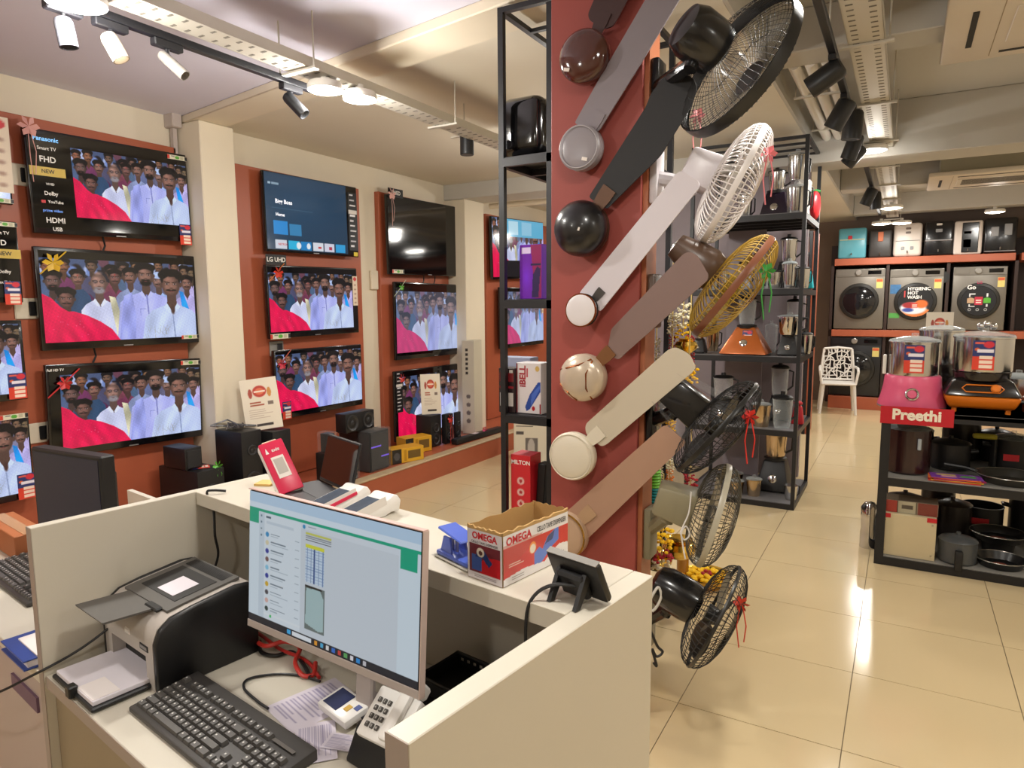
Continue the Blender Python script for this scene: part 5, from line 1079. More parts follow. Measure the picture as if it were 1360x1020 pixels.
d = wbox(456, 463, 475, 618, -3.80); speaker(d, 'small satellite speaker at the foot of the big wrapped subwoofer', drivers=[(0, .3, .38)], grille=None, wrap=True)
d = wbox(450, 490, 516, 575, -3.83); t4_, w4, dd4, h4 = speaker(d, 'big subwoofer wrapped in clear plastic with violet light bars', grille=(-.45, .45, .05, .95), leds=[(-.2, .62, .5), (.25, .35, .4)], wrap=True)
d5 = wbox(445, 459, 497, 551, -3.90, d['z']+d['h']+.014); speaker(d5, 'black centre speaker lying across the big wrapped subwoofer', drivers=[(-.28, .5, .38), (.28, .5, .38)])
for k, (xL, xM, xR, yt, Xf, lb) in enumerate(((552, 572, 586, 553, -3.98, 'black tower speaker with the white price poster on top'), (586, 592, 602, 551, -3.95, 'black tower speaker tied with a red ribbon'), (602, 605, 612, 548, -3.95, 'slim black tower speaker, right end of the towers'))):
    d = wbox(xL, xM, xR, yt, Xf); tt, ww, d_, hh = speaker(d, lb, drivers=[(0, .25, .3), (0, .6, .25)], maxd=.3)
    if k == 1: bow(tt, (0, -.01, hh*.85), 'd03028', .05, .3)
    if k == 0: tw = (tt, hh)
p = pz(545, 618, PZ)
ya = M('box_yellow', 'd09a20', .5)
for k, (x, y, w_, h_, lb) in enumerate(((536, 617, .34, .13, 'yellow and black speaker carton at the plinth edge'), (551, 604, .30, .15, 'yellow and black speaker carton behind the first one'))):
    q = pz(x, y, PZ); a = Art(50, 24, 'd8a428'); a.rect(0, 0, .3, 1, '18161a'); a.ell(.15, .5, .1, .3, '48464a'); a.rect(.5, .2, .9, .75, '6a5020'); a.rect(.38, .1, .46, .9, 'b88418')
    carton(q.x-.1, q.y+.12, PZ, w_, .16, h_, 'd09a20', lb, rz=72, art=a, mat=ya, group='yellow speaker cartons')
q0, q1 = pz(612, 592, PZ), pz(662, 573, PZ)
t = thing('soundbar', 'long black soundbar with pink ribbon lying on the plinth', 'soundbar', ((q0.x+q1.x)/2-.03, (q0.y+q1.y)/2, PZ+.0005), 88)
L_ = (q1-q0).length/2; MB().rbox(-L_, L_, -.04, .04, 0, .06, .012, 2).build('bar', blackp, t); bow(t, (.1, -.02, .07), 'd84878', .05, 0); MB().box(-.1, -.02, -.03, .02, .061, .062).build('label_sheet', M('pale_print', 'c8b8b8', .6), t)
def poster(parentT, label, W_, H_, tilt, seed):
    t = thing('price_poster', label, 'poster', T=parentT @ TM((0, 0, 0), tilt), group='white offer posters')
    a = Art(60, 100, 'e4dac8'); a.ell(.5, .25, .2, .12, 'b83a2c'); a.ell(.5, .25, .13, .07, 'd8704c'); a.ell(.24, .28, .06, .1, 'a8483a'); a.ell(.76, .28, .06, .1, 'c88840'); a.rect(.35, .24, .65, .27, 'f0e0d0')
    a.lines(.2, .45, .6, .55, 2, 'a8553c', .6, seed); a.rect(.68, .46, .84, .53, '7a6a60'); a.lines(.15, .6, .85, .8, 5, 'b8a090', .4, seed+1); a.rect(.3, .88, .75, .93, '3a3230')
    MB().box(-W_/2, W_/2, 0, .003, 0, H_).build('card', M('poster_back', 'ddd4c4', .6), t)
    link('print', a.mesh('print', W_*.99, H_*.99, PRINT), t, TM((0, -.0008, H_/2)))
    return t
poster(tn_.matrix_basis @ TM((-.06, .10, hn+.008), 0, -6, -40), 'white offer poster with red badge standing on a black speaker behind the laptop', .25, .37, -8, 1)
poster(tw[0].matrix_basis @ TM((.0, .05, tw[1]+.006), 0, 0, -40), 'white offer poster standing on the tower speaker before the third group', .20, .40, -8, 2)
p = pz(650, 580, PZ)
a = Art(24, 100, 'c4bca8'); 
for k in range(6): a.rect(.3, .08+k*.05, .5, .11+k*.05, '3a3634')
for k in range(4): a.ell(.5, .6+k*.09, .2, .025, '6a6460')
carton(-4.10, p.y+.16, PZ, .14, .24, 1.02, 'c4bca8', 'tall narrow white carton standing at the end of the plinth', rz=12, art=a)

# ================================================================== SMALL APPLIANCE RACK
f2 = pz(1052, 678, 0); R2Y = f2.y; R2X1 = f2.x+.012; R2X0 = py(919, 195, R2Y).x
L2 = [py(1060, y, R2Y).z for y in (672, 574, 475, 383, 282)]; T2_ = py(1072, 178, R2Y).z
rack(R2X0, R2X1, R2Y, R2Y+.86, L2, T2_, 'tall black rack of mixers and jars beside the tiled aisle', cross=4, post=.028, drop=.045)
MB().box(-.30, .02, .36, .372, .05, T2_-.55).build('back_panel', M('rack_back_panel', '8d8388', .6), bpy.data.objects['display_rack.001'])
clear = clear_mat('clear_glass', 'dfe8ea', .10, .04); dkp = M('dark_purple_plastic', '241a2c', .3); orangeb = M('copper_orange', 'b8632c', .3, metal=.3)
def on2(xp, lev, dy=.16): return Vector((py(xp, 400, R2Y+dy).x, R2Y+dy, L2[lev]+.0045))
def jar(t, z, r, h, mat, lid=None, handle=True, T=None, n=24):
    T = T or Matrix.Identity(4)
    MB().lathe([(r*.78, z), (r*.8, z+h*.06), (r*.86, z+h*.12), (r, z+h*.92), (r*1.04, z+h*.93), (r*1.04, z+h*.96)], n, T).build('jar', mat, t)
    if lid: MB().lathe([(r*1.05, z+h*.96), (r*1.05, z+h), (r*.8, z+h*1.06), (r*.25, z+h*1.09), (r*.22, z+h*1.2), (.0005, z+h*1.2)], n, T).build('lid', lid, t)
    if handle: MB().tube([T @ Vector((r*.95, 0, z+h*.9)), T @ Vector((r*1.5, 0, z+h*.85)), T @ Vector((r*1.45, 0, z+h*.35)), T @ Vector((r*.9, 0, z+h*.2))], r*.11, 8).build('handle', blackp, t)
def mixer(p, label, base, s=1.0, jm=None, jr=.055, jh=.16, rz=0, lid=None, knobm=None, card=False, flare=.0, group='mixer grinders'):
    t = thing('mixer_grinder', label, 'mixer', p, rz, group)
    b = .10*s; hb = .19*s
    MB().frust((-b-flare, b+flare, -b*1.1-flare*.5, b*1.1), (-b*.62, b*.62, -b*.5, b*.75), .008, hb).bev(.012*s, 2).build('motor_base', base, t)
    MB().lathe([(b*.62, hb-.01), (b*.66, hb+.012*s), (b*.45, hb+.02*s)], 24).build('coupling', blackp, t)
    ang = math.degrees(math.atan2(b*.6+flare*.5, hb)); KT = TM((0, -b*.80-flare*.25, hb*.42), 90-ang)
    MB().lathe([(.026*s, 0), (.026*s, .012), (.018*s, .016), (.0005, .016)], 20, KT).build('knob', knobm or chrome, t)
    for x in (-1, 1):
        for y in (-1, 1): MB().cyl((x*b*.8, y*b*.8, 0), (x*b*.8, y*b*.8, .012), .012*s, n=8).build('foot', blackp, t)
    jar(t, hb+.014*s, jr*s, jh*s, jm or steel, lid or blackp)
    if card: link('price_card', card_me, t, TM((.02*s, -b*.72-flare*.15, hb*.62), -12) @ SC(.075))
    return t
def loose_jar(p, label, r, h, mat=None, lid=None, handle=True, name='steel_jar', cat='jar', group='jars on the appliance rack', rz=40):
    t = thing(name, label, cat, p, rz, group); jar(t, 0, r, h, mat or steel, lid, handle); return t
white_lid = M('white_lid', 'd8d6d2', .3)
# top shelf
mixer(on2(1026, 4, .45), 'dark purple mixer with steel jar on the top shelf of the rack', dkp, 1.15, steel, .06, .13)
loose_jar(on2(1052, 4, .12), 'lower steel jar at the right of the top shelf', .075, .20, lid=clear)
loose_jar(on2(1052, 4, .12)+Vector((0, 0, .245)), 'steel jar stacked on another on the top shelf', .07, .19, lid=clear)
loose_jar(on2(1062, 4, .34), 'white lidded jar behind the steel ones on the top shelf', .05, .26, whitep, white_lid)
t = thing('fruit_toy', 'red watermelon printed piece with green leaf at the end of the top shelf', 'decoration', on2(1077, 4, .64)); MB().ball((0, 0, .12), .12, (.35, .8, 1.0), 16, 9).build('red_body', M('melon_red', 'c8242c', .4, var=.3, scale=40), t); MB().ball((0, 0, .23), .04, (1, 1, .4), 10, 6).build('leaf', M('leaf_green', '2f8a48', .5), t)
loose_jar(on2(985, 4, .3), 'steel jar left of the purple mixer behind the white fan', .06, .2, lid=clear)
# second shelf
mixer(on2(1045, 3, .55), 'black mixer with tall steel jar on the second shelf', blackp, 1.1, steel, .06, .17)
for k, (x, dy, r, h, lb) in enumerate(((1028, .12, .05, .13, 'small steel jar in front on the second shelf'), (1047, .13, .056, .19, 'steel jar with clear lid in front of the black mixer'), (1066, .14, .045, .15, 'steel jar at the right end of the second shelf'), (1012, .2, .05, .15, 'steel jar behind the gold fan on the second shelf'), (988, .14, .05, .2, 'glass jar behind the gold fan on the second shelf'))):
    loose_jar(on2(x, 3, dy), lb, r, h, clear if k == 4 else steel, clear if k % 2 else blackp)
t = thing('cleaning_sponge_box', 'bright cyan wedge at the right end of the second shelf', 'box', on2(1071, 3, .36)); MB().frust((-.05, .05, -.03, .03), (-.02, .03, -.03, .03), 0, .14).bev(.006, 1).build('wedge', M('cyan_plastic', '1fb8c8', .4), t)
for k in range(4): loose_jar(on2(925+k*12, 3, .2), 'steel tumbler in the row left on the second shelf', .035, .15, steel, None, False, 'steel_tumbler', 'tumbler', 'steel tumblers in a row on the second shelf')
# third shelf
mixer(on2(930, 2, .14), 'low black mixer with small steel jar at the left of the third shelf', blackp, .6, steel, .07, .2)
loose_jar(on2(948, 2, .42), 'coppery steel jar beside the copper mixer', .055, .18, M('warm_steel', 'c8b090', .2, metal=1), blackp)
mixer(on2(993, 2, .14), 'copper orange mixer with flared base, glass jar and price card', orangeb, 1.15, clear, .06, .18, card=True, flare=.07)
loose_jar(on2(1026, 2, .50), 'clear stacked jar right of the copper mixer', .05, .22, clear, clear)
mixer(on2(1050, 2, .14), 'black mixer with wide chrome bowl on the third shelf', blackp, .8, chrome, .11, .18, lid=clear)
mixer(on2(1056, 2, .62), 'tall black mixer behind the chrome bowl', blackp, 1.05, clear, .06, .2)
loose_jar(on2(1071, 2, .40), 'kettle shaped steel jug at the right end of the third shelf', .06, .16, steel, blackp, True, 'steel_jug', 'jug')
# fourth shelf
mixer(on2(1040, 1, .52), 'blender with glass jug and black lid on the fourth shelf', blackp, 1.0, clear, .07, .24)
loose_jar(on2(1016, 1, .12), 'round steel jar with clear dome lid on the fourth shelf', .075, .18, M('warm_steel', 'c8b090', .2, metal=1), clear)
loose_jar(on2(1045, 1, .13), 'tall glass jar at the front of the fourth shelf', .075, .24, clear, blackp)
loose_jar(on2(984, 1, .40), 'black topped steel cup left on the fourth shelf', .06, .11, steel, blackp)
t = thing('red_pouch', 'red gift pouch at the right end of the fourth shelf', 'pouch', on2(1066, 1, .36)); MB().frust((-.05, .05, -.04, .04), (-.03, .03, -.03, .03), 0, .15).bev(.015, 2).build('bag', M('red_cloth', 'b81c28', .6), t); MB().ball((.0, 0, .17), .035, (1, 1, .6), 10, 6).build('gathered_top', M('red_cloth', 'b81c28', .6), t)
mixer(on2(964, 1, .2), 'mixer with clear square jars behind the black wrapped fan', blackp, 1.0, clear, .08, .17)
# bottom shelf
for k, (x, dy) in enumerate(((986, .12), (985, .34), (1010, .13))):
    loose_jar(on2(x, 0, dy), ['front steel bowl with black base on the bottom shelf', 'rear steel bowl with black base on the bottom shelf', 'larger steel bowl beside the black mixer on the bottom shelf'][k], .06, (.11, .12, .14)[k], M('warm_steel', 'c8b090', .2, metal=1), clear, False, 'steel_bowl', 'bowl', 'steel bowls on the bottom shelf')
mixer(on2(1038, 0, .42), 'big black mixer with wide steel jar on the bottom shelf', blackp, 1.35, M('warm_steel', 'c8b090', .2, metal=1), .065, .15)
loose_jar(on2(1061, 0, .15), 'small steel jug at the right corner of the bottom shelf', .05, .12, steel, None)

# terracotta cabinet behind the rack, along the aisle
c1 = pz(1075, 577, 0)
t = thing('wall_cabinet', 'open terracotta shelving cabinet along the aisle behind the mixer rack', 'cabinet', (-.97, c1.y, 0))
MB().box(-1.6, .0, .42, .45, .05, 2.42).build('back_panel', terra, t)
for x in (-1.62, -.02): MB().box(x, x+.025, 0, .45, 0, 2.45).build('side_panel', terra if x > -1 else dkbrown, t)
for z in (.06, .62, 1.14, 1.66, 2.18, 2.43): MB().box(-1.595, -.021, 0, .42, z, z+.025).build('shelf', M('dark_shelf', '2a2422', .5), t)
MB().box(-.055, -.02, -.02, .0, 0, 2.45).build('edge_post', blackm, t)
CP = Vector((-.97, c1.y, 0))
for k, (x, z, w_, h_, cc, lb) in enumerate(((-.16, .645, .16, .2, '1c1c20', 'black kettle carton on the second shelf of the terracotta cabinet'), (-.2, .085, .26, .3, '2c2a20', 'olive carton on the lowest shelf of the terracotta cabinet'), (-.2, 1.165, .2, .25, '2a2a2e', 'dark carton on the third shelf of the terracotta cabinet'), (-.2, 1.685, .2, .22, 'b8b4ac', 'pale carton on the fourth shelf of the terracotta cabinet'))):
    carton(CP.x+x, CP.y+.2, z, w_, .22, h_, cc, lb)
loose_jar(CP+Vector((-.36, .12, .646)), 'black and steel kettle in the terracotta cabinet', .07, .2, M('black_kettle', '1b1b1e', .2, coat=.4), chrome, True, 'electric_kettle', 'kettle')

# ================================================================== WASHING MACHINE BAY
WY = 11.42
def zb(y, Y=WY): return py(1140, y, Y).z
bay = thing('machine_shelving', 'terracotta and dark brown shelving holding washing machines and water purifiers', 'shelving', (0, WY, 0))
zt_, zm_, zp_ = zb(343), zb(438), zb(527)
bx0 = py(1106, 400, WY).x
for nm_, z, x1 in (('upper_shelf', zt_, py(1349, 345, WY).x), ('middle_shelf', zm_, 2.4)): MB().box(bx0, x1, 0, .66, z-.10, z).bev(.004, 1).build(nm_, terra, bay)
MB().box(py(1357, 345, WY).x, 2.6, 0, .66, zt_-.10, zt_).bev(.004, 1).build('upper_shelf', terra, bay)
MB().box(bx0, 2.6, -.03, .66, 0, zp_).bev(.004, 1).build('base_plinth', terra, bay)
for xp in (1104, 1177, 1257, 1347):
    x = py(xp, 400, WY+.02).x; MB().box(x-.02, x+.02, .03, .64, zp_+.001, zm_-.101).build('upright', dkbrown, bay); MB().box(x-.02, x+.02, .03, .64, zm_+.001, zt_-.101).build('upright', dkbrown, bay)
def washer(x0, x1, ytop, zbase, body, label, art=None, panelm=None, sticker=True):
    a, b = py(x0, 400, WY).x, py(x1, 400, WY).x; W_ = b-a; H_ = py((x0+x1)/2, ytop, WY).z-zbase
    t = thing('washing_machine', label, 'washing machine', ((a+b)/2, WY+.02, zbase+.001), 0, 'front loading washing machines')
    MB().rbox(-W_/2, W_/2, 0, .56, .012, H_, .012, 2).build('body', body, t)
    for x in (-1, 1): MB().cyl((x*W_*.4, .05, 0), (x*W_*.4, .05, .014), .025, n=10).build('foot', blackp, t)
    MB().rbox(-W_/2+.006, W_/2-.006, -.008, .0, H_*.87, H_-.008, .003, 1).build('control_panel', panelm or body, t)
    MB().lathe([(.042, 0), (.042, .02), (.034, .026), (.0005, .026)], 24, TM((-.02, -.008, H_*.935), 90)).build('dial', M('dial_grey', '9a9690', .3, metal=.5), t)
    MB().box(W_*.16, W_*.42, -.010, -.008, H_*.905, H_*.965).build('display', offm, t)
    MB().rbox(-W_/2+.02, -W_*.2, -.012, -.008, H_*.89, H_*.98, .002, 1).build('detergent_drawer', panelm or body, t)
    r = min(W_, H_)*.385; D = TM((0, 0, H_*.47), 90)
    MB().lathe([(r*1.0, 0), (r*1.04, .01), (r, .03), (r*.86, .035), (r*.82, .02)], 48, D, cap=False).build('door_ring', M('door_ring', '22211f', .3), t)
    if art is None: MB().lathe([(r*.84, .026), (r*.6, .045), (r*.3, .052), (.0005, .054)], 40, D, cap=False).build('door_glass', M('door_glass', '15161a', .08, coat=.5), t)
    else:
        MB().lathe([(r*.86, .024), (r*.86, .032), (.0005, .034)], 40, D).build('door_glass', M('door_glass', '15161a', .08, coat=.5), t)
        o = link('door_print', art(r), t, TM((0, -.0385, H_*.47)))
    if sticker: MB().box(W_*.33, W_*.46, -.0015, 0, H_*.68, H_*.83).build('energy_label', M('energy_yellow', 'd8c878', .5), t); MB().box(W_*.335, W_*.455, -.0022, -.0015, H_*.78, H_*.825).build('energy_mark', M('energy_red', 'c85a38', .5), t)
    return t, W_, H_, r
def disc_art(paint, r):
    a = Art(80, 80, '15161a'); paint(a); me = a.mesh('door_print', 2*r*.84, 2*r*.84, PRINT)
    bm = bmesh.new(); bm.from_mesh(me); rr = r*.84
    bmesh.ops.delete(bm, geom=[f for f in bm.faces if f.calc_center_median().length > rr], context='FACES'); bm.to_mesh(me); bm.free(); return me
def p_hot(a): a.ell(.5, 1.0, .6, .34, 'd07840', .1); a.ell(.45, .72, .42, .22, 'd8dce4', .2); a.ell(.35, .62, .25, .12, '9a2c30', .3); a.ell(.68, .58, .22, .16, 'd86a30', .3); a.ell(.3, .78, .2, .08, '3a4a98', .4); a.rect(.40, .55, .58, .72, 'c04038'); a.rect(.42, .60, .56, .63, 'f0dcd0'); a.rect(.42, .66, .56, .69, 'f0dcd0'); a.rect(.17, .14, .21, .36, 'c04848')
def p_go(a):
    a.rect(.22, .25, .26, .36, 'd8d8d8'); a.rect(.22, .25, .40, .28, 'd8d8d8'); a.rect(.72, .25, .76, .36, 'd8d8d8'); a.rect(.22, .62, .26, .70, 'd8d8d8'); a.rect(.22, .68, .40, .70, 'd8d8d8'); a.rect(.72, .62, .76, .70, 'd8d8d8')
    a.poly([(.17, .42), (.27, .38), (.37, .42), (.37, .58), (.17, .58)], 'b89878'); a.rect(.39, .36, .61, .64, 'b82c40'); a.rect(.43, .46, .58, .50, 'f0dcd0'); a.rect(.43, .54, .58, .58, 'f0dcd0'); a.poly([(.64, .42), (.74, .38), (.84, .42), (.84, .58), (.64, .58)], '58a838')
    for k in range(3): a.ell(.25+.23*k, .80, .05, .05, 'b8b8b8'); a.ell(.25+.23*k, .80, .035, .035, '303034')
grm = M('washer_graphite', '7d7870', .35, metal=.5)
washer(1108, 1174, 357, zm_, grm, 'graphite washing machine with plain black door, left on the middle shelf')
t, W_, H_, r = washer(1180, 1252, 357, zm_, grm, 'graphite washing machine with orange wash print on its door', lambda r: disc_art(p_hot, r))
for k, s_ in enumerate(('HYGIENIC', 'HOT', 'WASH')): text(s_, .062, white_t, t, TM((-.10, -.040, H_*.47+.18-.06*k)), .03, align='LEFT')
MB().box(-W_*.48, -W_*.28, -.002, 0, H_*.6, H_*.75).build('blue_sticker', M('blue_sticker', '3a6a98', .5, var=.4, scale=30), t); MB().box(-W_*.48, -W_*.28, -.002, 0, H_*.2, H_*.28).build('green_sticker', M('green_sticker', '4f9a48', .5), t)
t, W_, H_, r = washer(1264, 1336, 354, zm_, grm, 'graphite washing machine with jacket print on its round door', lambda r: disc_art(p_go, r))
text('Go', .08, white_t, t, TM((-.09, -.040, H_*.47+.185)), .03); text('LG', .05, M('print_pink', 'b03058', .5), t, TM((.0, -.040, H_*.47+.25)), .02)
washer(1106, 1174, 448, zp_, M('washer_black', '1b1b1f', .3), 'black washing machine with round dial on the plinth behind the white chair')
p = py(1252, 368, WY-.001); tag(MB().lathe([(.0005, -.002), (.085, 0), (.085, .004), (.0005, .004)], 28, TM((0, 0, 0), 90)).build('round_tag', M('tag_black', '242424', .4, var=.4, scale=40), None, Matrix.Translation((p.x, WY+.028, p.z))), 'round black tag on the upright between two washing machines', 'tag')
# water purifiers
def purifier(x0, x1, ytop, body, label, parts=(), rr=.03):
    a, b = py(x0, 330, WY+.03).x, py(x1, 330, WY+.03).x; W_ = b-a; H_ = py((x0+x1)/2, ytop, WY+.03).z-zt_
    t = thing('water_purifier', label, 'water purifier', ((a+b)/2, WY+.03, zt_+.001), 0, 'water purifiers on the upper shelf')
    MB().rbox(-W_/2, W_/2, 0, .26, 0, H_, rr, 3).build('body', body, t)
    for (u0_, v0_, u1_, v1_, m_, nm2) in parts: MB().rbox((u0_-.5)*W_, (u1_-.5)*W_, -.012, .002, (1-v1_)*H_, (1-v0_)*H_, .006, 1).build(nm2, m_, t)
    MB().tube([(0, -.005, H_*.16), (0, -.04, H_*.16), (0, -.045, H_*.10)], .01, 8).build('tap', chrome, t)
    return t
gx = M('panel_black', '131418', .2, coat=.3); gry = M('panel_grey', '8a8a8c', .4); orange_l = M('orange_label', 'c86a3a', .5)
purifier(1113, 1150, 303, M('purifier_teal', '5fa8b8', .25, var=.25, scale=3), 'teal printed water purifier with red fish tag, leftmost', [(.35, .25, .5, .38, red_t, 'fish_tag'), (.05, .36, .95, .40, M('pale_band', 'b8c8b0', .4), 'band')])
purifier(1154, 1184, 305, M('purifier_charcoal', '34302e', .4), 'charcoal water purifier with orange label', [(.38, .08, .62, .42, orange_l, 'label')])
purifier(1186, 1224, 296, M('purifier_white', 'd8cdc4', .35), 'white water purifier with curved lower front', [(.42, .14, .6, .20, M('lid_brown', '6a5a50', .4), 'display'), (.42, .26, .6, .32, M('lid_brown', '6a5a50', .4), 'display'), (.08, .52, .92, .535, gry, 'seam'), (.28, .70, .40, .80, gry, 'button'), (.60, .70, .72, .80, gry, 'button')], .05)
purifier(1227, 1265, 294, gx, 'black water purifier with silver band in the middle of the row', [(.02, .53, .98, .57, M('silver', 'b8b8bc', .3, metal=.8), 'silver_band'), (.4, .06, .6, .12, white_t, 'label'), (.38, .22, .62, .32, gry, 'gauge')])
purifier(1266, 1304, 293, M('purifier_white', 'd8cdc4', .35), 'white water purifier with black front panel and orange label', [(.28, .06, .86, .94, gx, 'front_panel'), (.33, .30, .62, .40, orange_l, 'label'), (.32, .54, .62, .8, M('smoke', '3a302c', .3), 'cup_bay')])
purifier(1306, 1350, 289, gx, 'wide black water purifier with two pale gauges, rightmost', [(.2, .25, .44, .52, gry, 'gauge'), (.60, .18, .84, .50, gry, 'gauge'), (.02, .92, .98, .95, M('silver', 'b8b8bc', .3, metal=.8), 'silver_band')])
# white plastic chair
cp = pz(1113, 547, 0)
t = thing('plastic_chair', 'white plastic chair with a perforated back before the black washing machine', 'chair', (cp.x-.02, cp.y-.05, 0), 8); wc = M('chair_white', 'dcd8d2', .4)
MB().rbox(-.23, .23, -.22, .20, .42, .45, .012, 2).build('seat', wc, t)
for sx in (-1, 1):
    for sy in (-1, 1): MB().tube([(sx*.20, sy*.18, .43), (sx*.235, sy*.23, .001)], [.026, .018], 8).build('leg', wc, t)
    MB().tube([(sx*.235, .19, .66), (sx*.25, -.08, .66), (sx*.25, -.17, .62), (sx*.22, -.19, .44)], .018, 8).build('armrest', wc, t)
b = MB()
for x in (-.22, .22): b.tube([(x, .19, .44), (x*.98, .22, .66), (x*.86, .26, .92)], .016, 8)
b.tube([(-.19, .26, .92), (0, .28, .94), (.19, .26, .92)], .018, 8); b.tube([(-.21, .2, .47), (.21, .2, .47)], .016, 8)
b.build('back_frame', wc, t)
b = MB(); g = np.random.default_rng(2); G = {}
for i in range(9):
    for j in range(9):
        G[i, j] = Vector(((-.20+.40*i/8)*(1-.12*j/8), .20+.07*j/8, .47+.45*j/8))+Vector((g.normal()*.011, 0, g.normal()*.011))*(1 if 0 < i < 8 and 0 < j < 8 else 0)
for i in range(9):
    for j in range(9):
        if i < 8 and (i+j*3) % 7: b.tube([G[i, j], G[i+1, j]], .0085, 5)
        if j < 8 and (i*2+j) % 6: b.tube([G[i, j], G[i, j+1]], .0085, 5)
        if i < 8 and j < 8 and (i*3+j) % 4 == 0: b.tube([G[i, j], G[i+1, j+1]], .008, 5)
b.build('perforated_back', wc, t)

# ================================================================== LOW RACK ON THE RIGHT
f3 = pz(1160, 748, 0); R3Y = f3.y; R3X0 = f3.x
z3 = [py(1165, 738, R3Y).z, py(1165, 633, R3Y).z, py(1165, 545, R3Y).z]
tr3 = rack(R3X0, 1.75, R3Y, R3Y+1.0, z3[:2]+[z3[2]], z3[2]-.001, 'low black rack with grinders, pots and pans on the right of the aisle', post=.05, cross=2, drop=.05, shelf_m=M('pale_shelf_sheet', '8f8c86', .4))
MB().box(R3X0+.05-(R3X0+1.75)/2, 1.7-(R3X0+1.75)/2, -.5+.01, .5-.01, z3[2]+.0003, z3[2]+.004).build('shelf_board', M('dark_shelf_sheet', '232326', .5), tr3)
def on3(xp, lev, dy=.2): return Vector((py(xp, 600, R3Y+dy).x, R3Y+dy, z3[lev]+.0048))
p0, p1 = py(1170, 537, R3Y), py(1268, 544, R3Y); p2 = py(1170, 560, R3Y)
t = thing('brand_sign', 'red sign with white lettering on the front edge of the low rack', 'sign', ((p0.x+p1.x)/2, R3Y-.004, (p1.z+p2.z)/2-.004))
sw_ = p1.x-p0.x; sh_ = p0.z-p2.z
MB().box(-sw_/2, sw_/2, -.002, .002, -sh_/2, sh_/2).bev(.0008, 1).build('plate', M('sign_red', 'b81828', .35), t); text('Preethi', sh_*.82, M('sign_white', 'eee4d0', .5), t, TM((0, -.0028, .004)), .04)
def drum(t, z, r, h, lidm=None):
    MB().lathe([(r*.98, z), (r, z+.01), (r, z+h-.01), (r*1.04, z+h-.008), (r*1.04, z+h)], 36, None).build('steel_drum', steel, t)
    MB().lathe([(r*1.05, z+h), (r*1.0, z+h+.012), (r*.5, z+h+.03), (r*.14, z+h+.034), (r*.14, z+h+.05), (.0005, z+h+.052)], 30).build('lid', lidm or clear, t)
# pink grinder
t = thing('wet_grinder', 'pink wet grinder with steel drum and price card', 'grinder', on3(1206, 2, .22), 0, 'wet grinders on the low rack'); pk = M('pink_plastic', 'd8587c', .35)
MB().lathe([(.165, 0), (.178, .006), (.18, .02), (.165, .07), (.152, .14), (.148, .19), (.14, .2), (.0005, .2)], 40, Matrix.Diagonal((1.03, .95, 1, 1))).build('base', pk, t)
MB().lathe([(.17, -.001), (.181, .004), (.181, .012), (.17, .012)], 40, Matrix.Diagonal((1.03, .95, 1, 1)), cap=False).build('foot_band', M('grey_band', '7a7670', .4), t)
MB().ring(.032, .007, 0, 28, 8, TM((0, -.158, .095), 80)).build('dial_ring', chrome, t); MB().lathe([(.026, 0), (.024, .008), (.0005, .009)], 20, TM((0, -.152, .095), 80)).build('dial', pk, t)
drum(t, .2, .135, .205); link('price_card', card_me, t, TM((0, -.138, .305)) @ SC(.105)); MB().rbox(-.165, -.145, -.03, .01, .2, .32, .004, 1).build('clamp_handle', whitep, t)
# orange grinder
t = thing('wet_grinder', 'orange and black wet grinder with steel drum and price card', 'grinder', on3(1296, 2, .22), 0, 'wet grinders on the low rack'); og = M('orange_plastic', 'd8741c', .35); bkp = M('grinder_black', '1e1a1a', .2, coat=.3)
for x in (-1, 1):
    for y in (-1, 1): MB().cyl((x*.13, y*.09, 0), (x*.13, y*.09, .03), .014, n=8).build('foot', og, t)
MB().frust((-.16, .16, -.12, .14), (-.19, .19, -.155, .16), .025, .10).bev(.02, 2).build('base', og, t)
MB().frust((-.19, .19, -.155, .16), (-.145, .145, -.10, .13), .10, .195).bev(.018, 2).build('upper_body', bkp, t)
MB().lathe([(.135, .19), (.14, .20), (.145, .235), (.15, .24)], 36).build('collar', bkp, t)
KT = TM((0.0, -.134, .146), 62)
MB().tube([KT @ Vector((x, y, 0)) for x, y in ((-.08, -.022), (.08, -.022), (.1, 0), (.08, .022), (-.08, .022), (-.1, 0))], .004, 6, True).build('panel_outline', og, t); MB().lathe([(.024, 0), (.024, .014), (.018, .02), (.0005, .02)], 24, KT @ TM((.06, 0, 0))).build('knob', og, t)
drum(t, .24, .148, .20); link('price_card', card_me, t, TM((-.01, -.151, .34)) @ SC(.105))
for k in range(3): MB().ball((-.02+.03*k, .0, .50+.012*(k % 2)), .022, (1, 1, 1), 12, 7).build('roller_stone_knob', chrome, t)
